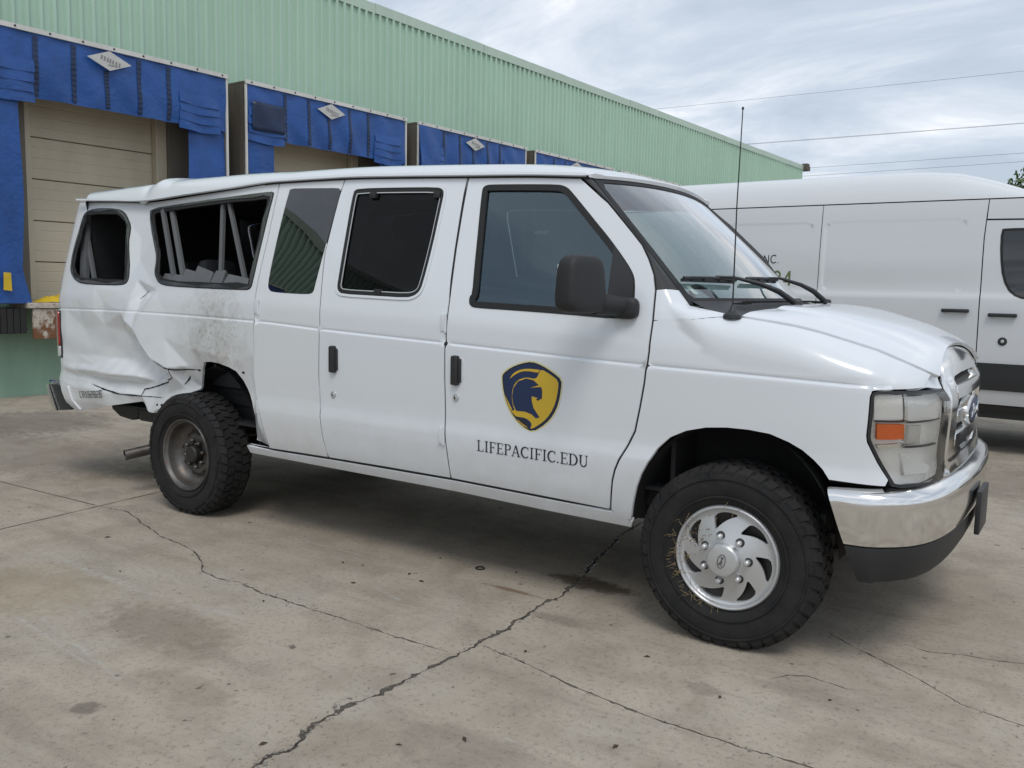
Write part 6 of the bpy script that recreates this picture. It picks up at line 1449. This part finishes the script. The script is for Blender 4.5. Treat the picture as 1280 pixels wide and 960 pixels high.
CD = cpanel('sliding_door', [(S2,.47),(S1,.47),(S1-.01,1.2),(S1-.02,2.0),(S1-.005,2.355),(S2,2.355)], [])
wdr = smooth_poly(A([(-1.64,2.075),(-1.632,1.85),(-1.595,1.62),(-1.52,1.49),(-1.40,1.44),(-.85,1.42),(-.74,1.46),(-.76,1.55),(-1.02,2.0),(-1.10,2.075),(-1.3,2.085),(-1.6,2.085)]),1)
CF = cpanel('front_door', [(S1,.47),(S0,.47),(S0+.03,.9),(S0+.02,1.3),(-.70,1.5),(-1.05,2.09),(-1.14,2.155),(S1-.012,2.165),(S1-.018,2.0),(S1-.008,1.2)], [wdr])
ring('window_seal', cside, wdr, inset(wdr,.02), 'rubber_seal', CF, .003, .02)
patch('window_glass', cside, inset(wdr,.016), [], M['glass_dark'], CF, du=.1, dv=.1, off=-.006, depth=.004)
cpanel('roof_side_panel', [(S1-.01,2.172),(-1.15,2.162),(-1.17,2.25),(-1.3,2.355),(S1-.005,2.355)], [])
def chandle(par, s0, s1, z):
    y = float(cside((s0+s1)/2,z)[1]); mb = MB(); mb.box(s0,s1,y-.042,y-.012,z-.017,z+.017,.012); mb.box(s0+.01,s0+.05,y-.03,y+.01,z-.012,z+.012,.004); mb.box(s1-.05,s1-.01,y-.03,y+.01,z-.012,z+.012,.004); mb.build('door_handle', M['black_plastic'], par, True)
chandle(CD,-2.076,-1.838,1.33); chandle(CF,-1.684,-1.447,1.30)
q = cside(-1.551,1.062); mb = MB(); mb.lathe([(.0,-.012),(.018,-.011),(.036,-.008),(.040,.004)],20,'y',tuple(q)); mb.build('door_lock', M['black_plastic'], CF, True)
mb = MB(); mb.lathe([(.0,-.0145),(.012,-.0135),(.015,-.011)],14,'y',tuple(q)); mb.build('lock_barrel', M['silver'], CF, True)
for a, b in ((-5.55,S2-.006),(S2+.006,S1-.006),(S1+.006,S0)):
    patch('lower_trim', cside, smooth_poly(A([(a,.612),(b,.612),(b,.858),(a,.858)]),0), [], M['black_plastic'], CV, du=.1, dv=.05, off=.016, depth=.03, roll=.002)
patch('sill', cside, [(-5.6,.36),(S0,.36),(S0,.455),(-5.6,.455)], [], M['black_plastic'], CV, du=.2, dv=.05, off=-.02, depth=.03)
# gap backing, dark door rubber
for L_ in ([(S2,.48),(S2,2.35)],[(S1,.48),(S1-.01,1.2),(S1-.02,2.0),(S1-.005,2.35)],[(-5.5,2.360),(-1.35,2.360)],[(S1-.01,2.168),(-1.16,2.160)],[(S0,.48),(S0+.03,.9),(S0+.02,1.3)]):
    strip_on('door_rubber', cside, L_, .016, 'rubber_seal', CV, -.006, .0)
# roof cap
def croof():
    ss = np.concatenate([np.linspace(-5.66,-2.4,24),np.linspace(-2.3,-1.05,26)]); X = []
    pr = [(2.362,.084),(2.40,.094),(2.46,.118),(2.53,.160),(2.59,.215),(2.635,.29),(2.665,.38),(2.685,.50),(2.70,.70),(2.705,1.02)]
    for s in ss:
        H = float(CV_H(s)); row = []; sh = float(.10*np.clip((s+.9)/1.5,0,1)**2+.04*np.clip((-s-5.0)/.7,0,1)**2)
        for z,y in pr: row.append((s, y+sh, 2.362+(z-2.362)*(H-2.362)/.343 if H > 2.362 else H))
        row += [(s, 2.05-y_-sh, z_) for (_,y_,z_) in [(0,p[1],p[2]) for p in row[::-1][1:]] for y_ in [y_-sh] ]
        X.append(row)
    return gridpatch('high_roof', A(X), M['paint2'], CV, auto=60)
croof()
# cab front, far side, tail: plain closed shell so the van is whole
def cshell():
    st = [(-5.68,2.36,.05),(-5.62,2.36,.0)]
    V = []; F = []
    def quad(a,b,c,d): k = len(V); V.extend([a,b,c,d]); F.append((k,k+1,k+2,k+3))
    yN, yF = .09, 1.96
    quad((-5.66,.06,.45),(-5.66,1.99,.45),(-5.66,1.95,2.40),(-5.66,.10,2.40)); quad((-5.66,.10,2.40),(-5.66,1.95,2.40),(-5.66,1.55,2.68),(-5.66,.50,2.68))
    quad((-5.66,2.05,.45),(-.62,2.03,.45),(-1.1,2.0,2.2),(-5.66,2.0,2.36)); 
    return mesh('far_shell', V, F, M['paint2'], CV)
cshell()
def cfront():
    # hood and nose by sections: s, half width, bottom z, top z
    sec = [(-1.10,.955,.45,2.22),(-.62,.965,.45,1.98),(-.2,.95,.45,1.66),(.10,.93,.45,1.42),(.16,.92,.45,1.36),(.5,.89,.43,1.27),(.78,.84,.42,1.14),(.93,.74,.42,1.02),(1.0,.62,.45,.85)]
    X = []
    for s,w,zb,zt in sec:
        row = []
        for t in np.linspace(0,1,25):
            th = math.pi*t; c_ = math.cos(th); sn = math.sin(th); row.append((s, 1.025-w*math.copysign(abs(c_)**.35,c_), zb+(zt-zb)*abs(sn)**.35))
        X.append(row)
    o = gridpatch('cab_nose', A(X[4:]), M['paint2'], CV, auto=60); gridpatch('cab_upper', A([[q for q in r] for r in X[:5]]), M['paint2'], CV, auto=60)
    k = A(X); W_ = k[1:5,7:18,:]+A([.015,0,.012]); gridpatch('cab_windshield', W_, M['glass_dark'], CV)
    mb = MB(); mb.box(.78,1.06,.25,1.80,.38,.66,.06); mb.build('front_bumper', M['black_plastic'], CV, True)
    mb = MB(); mb.box(.96,1.02,.55,1.50,.70,.95,.03); mb.build('front_grille', M['black_plastic'], CV, True)
    for y in (.26,1.58): mb = MB(); mb.box(.78,.95,y,y+.21,.78,1.06,.05); mb.build('headlight', M['reflector'], CV, True)
cfront()
mb = MB(); mb.box(-5.6,.9,.12,1.93,.34,.55); mb.build('underbody', M['underbody'], CV)
mb = MB(); mb.box(-5.5,-1.2,.16,.18,.6,2.3); mb.box(-1.45,-1.42,.2,1.9,.6,2.2); mb.build('cargo_lining', M['interior'], CV)
for sx in (-.35,-4.0):
    for yy, rz in ((.13,0),(1.92,math.pi)):
        w = empty('wheel',(sx,yy,.345),rz,CV); mb = MB(); mb.lathe([(r_*.90,y_*.9) for r_,y_ in tyre_profile(.384,.235,.235)],48,'y'); t = mb.build('tyre', M['tyre'], w, True); flatten(t,.345)
        mb = MB(); mb.lathe([(0,-.06),(.06,-.06),(.10,-.03),(.17,-.03),(.19,-.085),(.21,-.09)],32,'y'); mb.build('steel_rim', M['silver'], w, True)
# company lettering
SG = {'I':(.30,[bar(.12,0,.12,1,.13)]),'N':(.92,[bar(.12,0,.12,1,.13),bar(.13,.98,.70,.02,.13),bar(.71,0,.71,1,.13)]),'C':(.98,[arc(.50,.5,.40,.46,45,315,.13,.13)]),'.':(.3,[bar(.1,0,.1,.11,.11)]),
 '2':(.66,[arc(.30,.74,.22,.22,160,-40,.14,.14),bar(.46,.62,.10,.09,.14),bar(.04,.07,.56,.07,.14)]),'4':(.70,[bar(.46,0,.46,1,.15),bar(.44,.95,.07,.32,.13),bar(.02,.28,.62,.28,.14)])}
lettering('company_lettering','INC.',-3.865,-3.665,1.762,1.772,.088,'black_decal',cside,CV,SG)
lettering('fleet_lettering','24',-3.725,-3.500,1.540,1.540,.150,'olive_decal',cside,CV,SG,gap=.12)
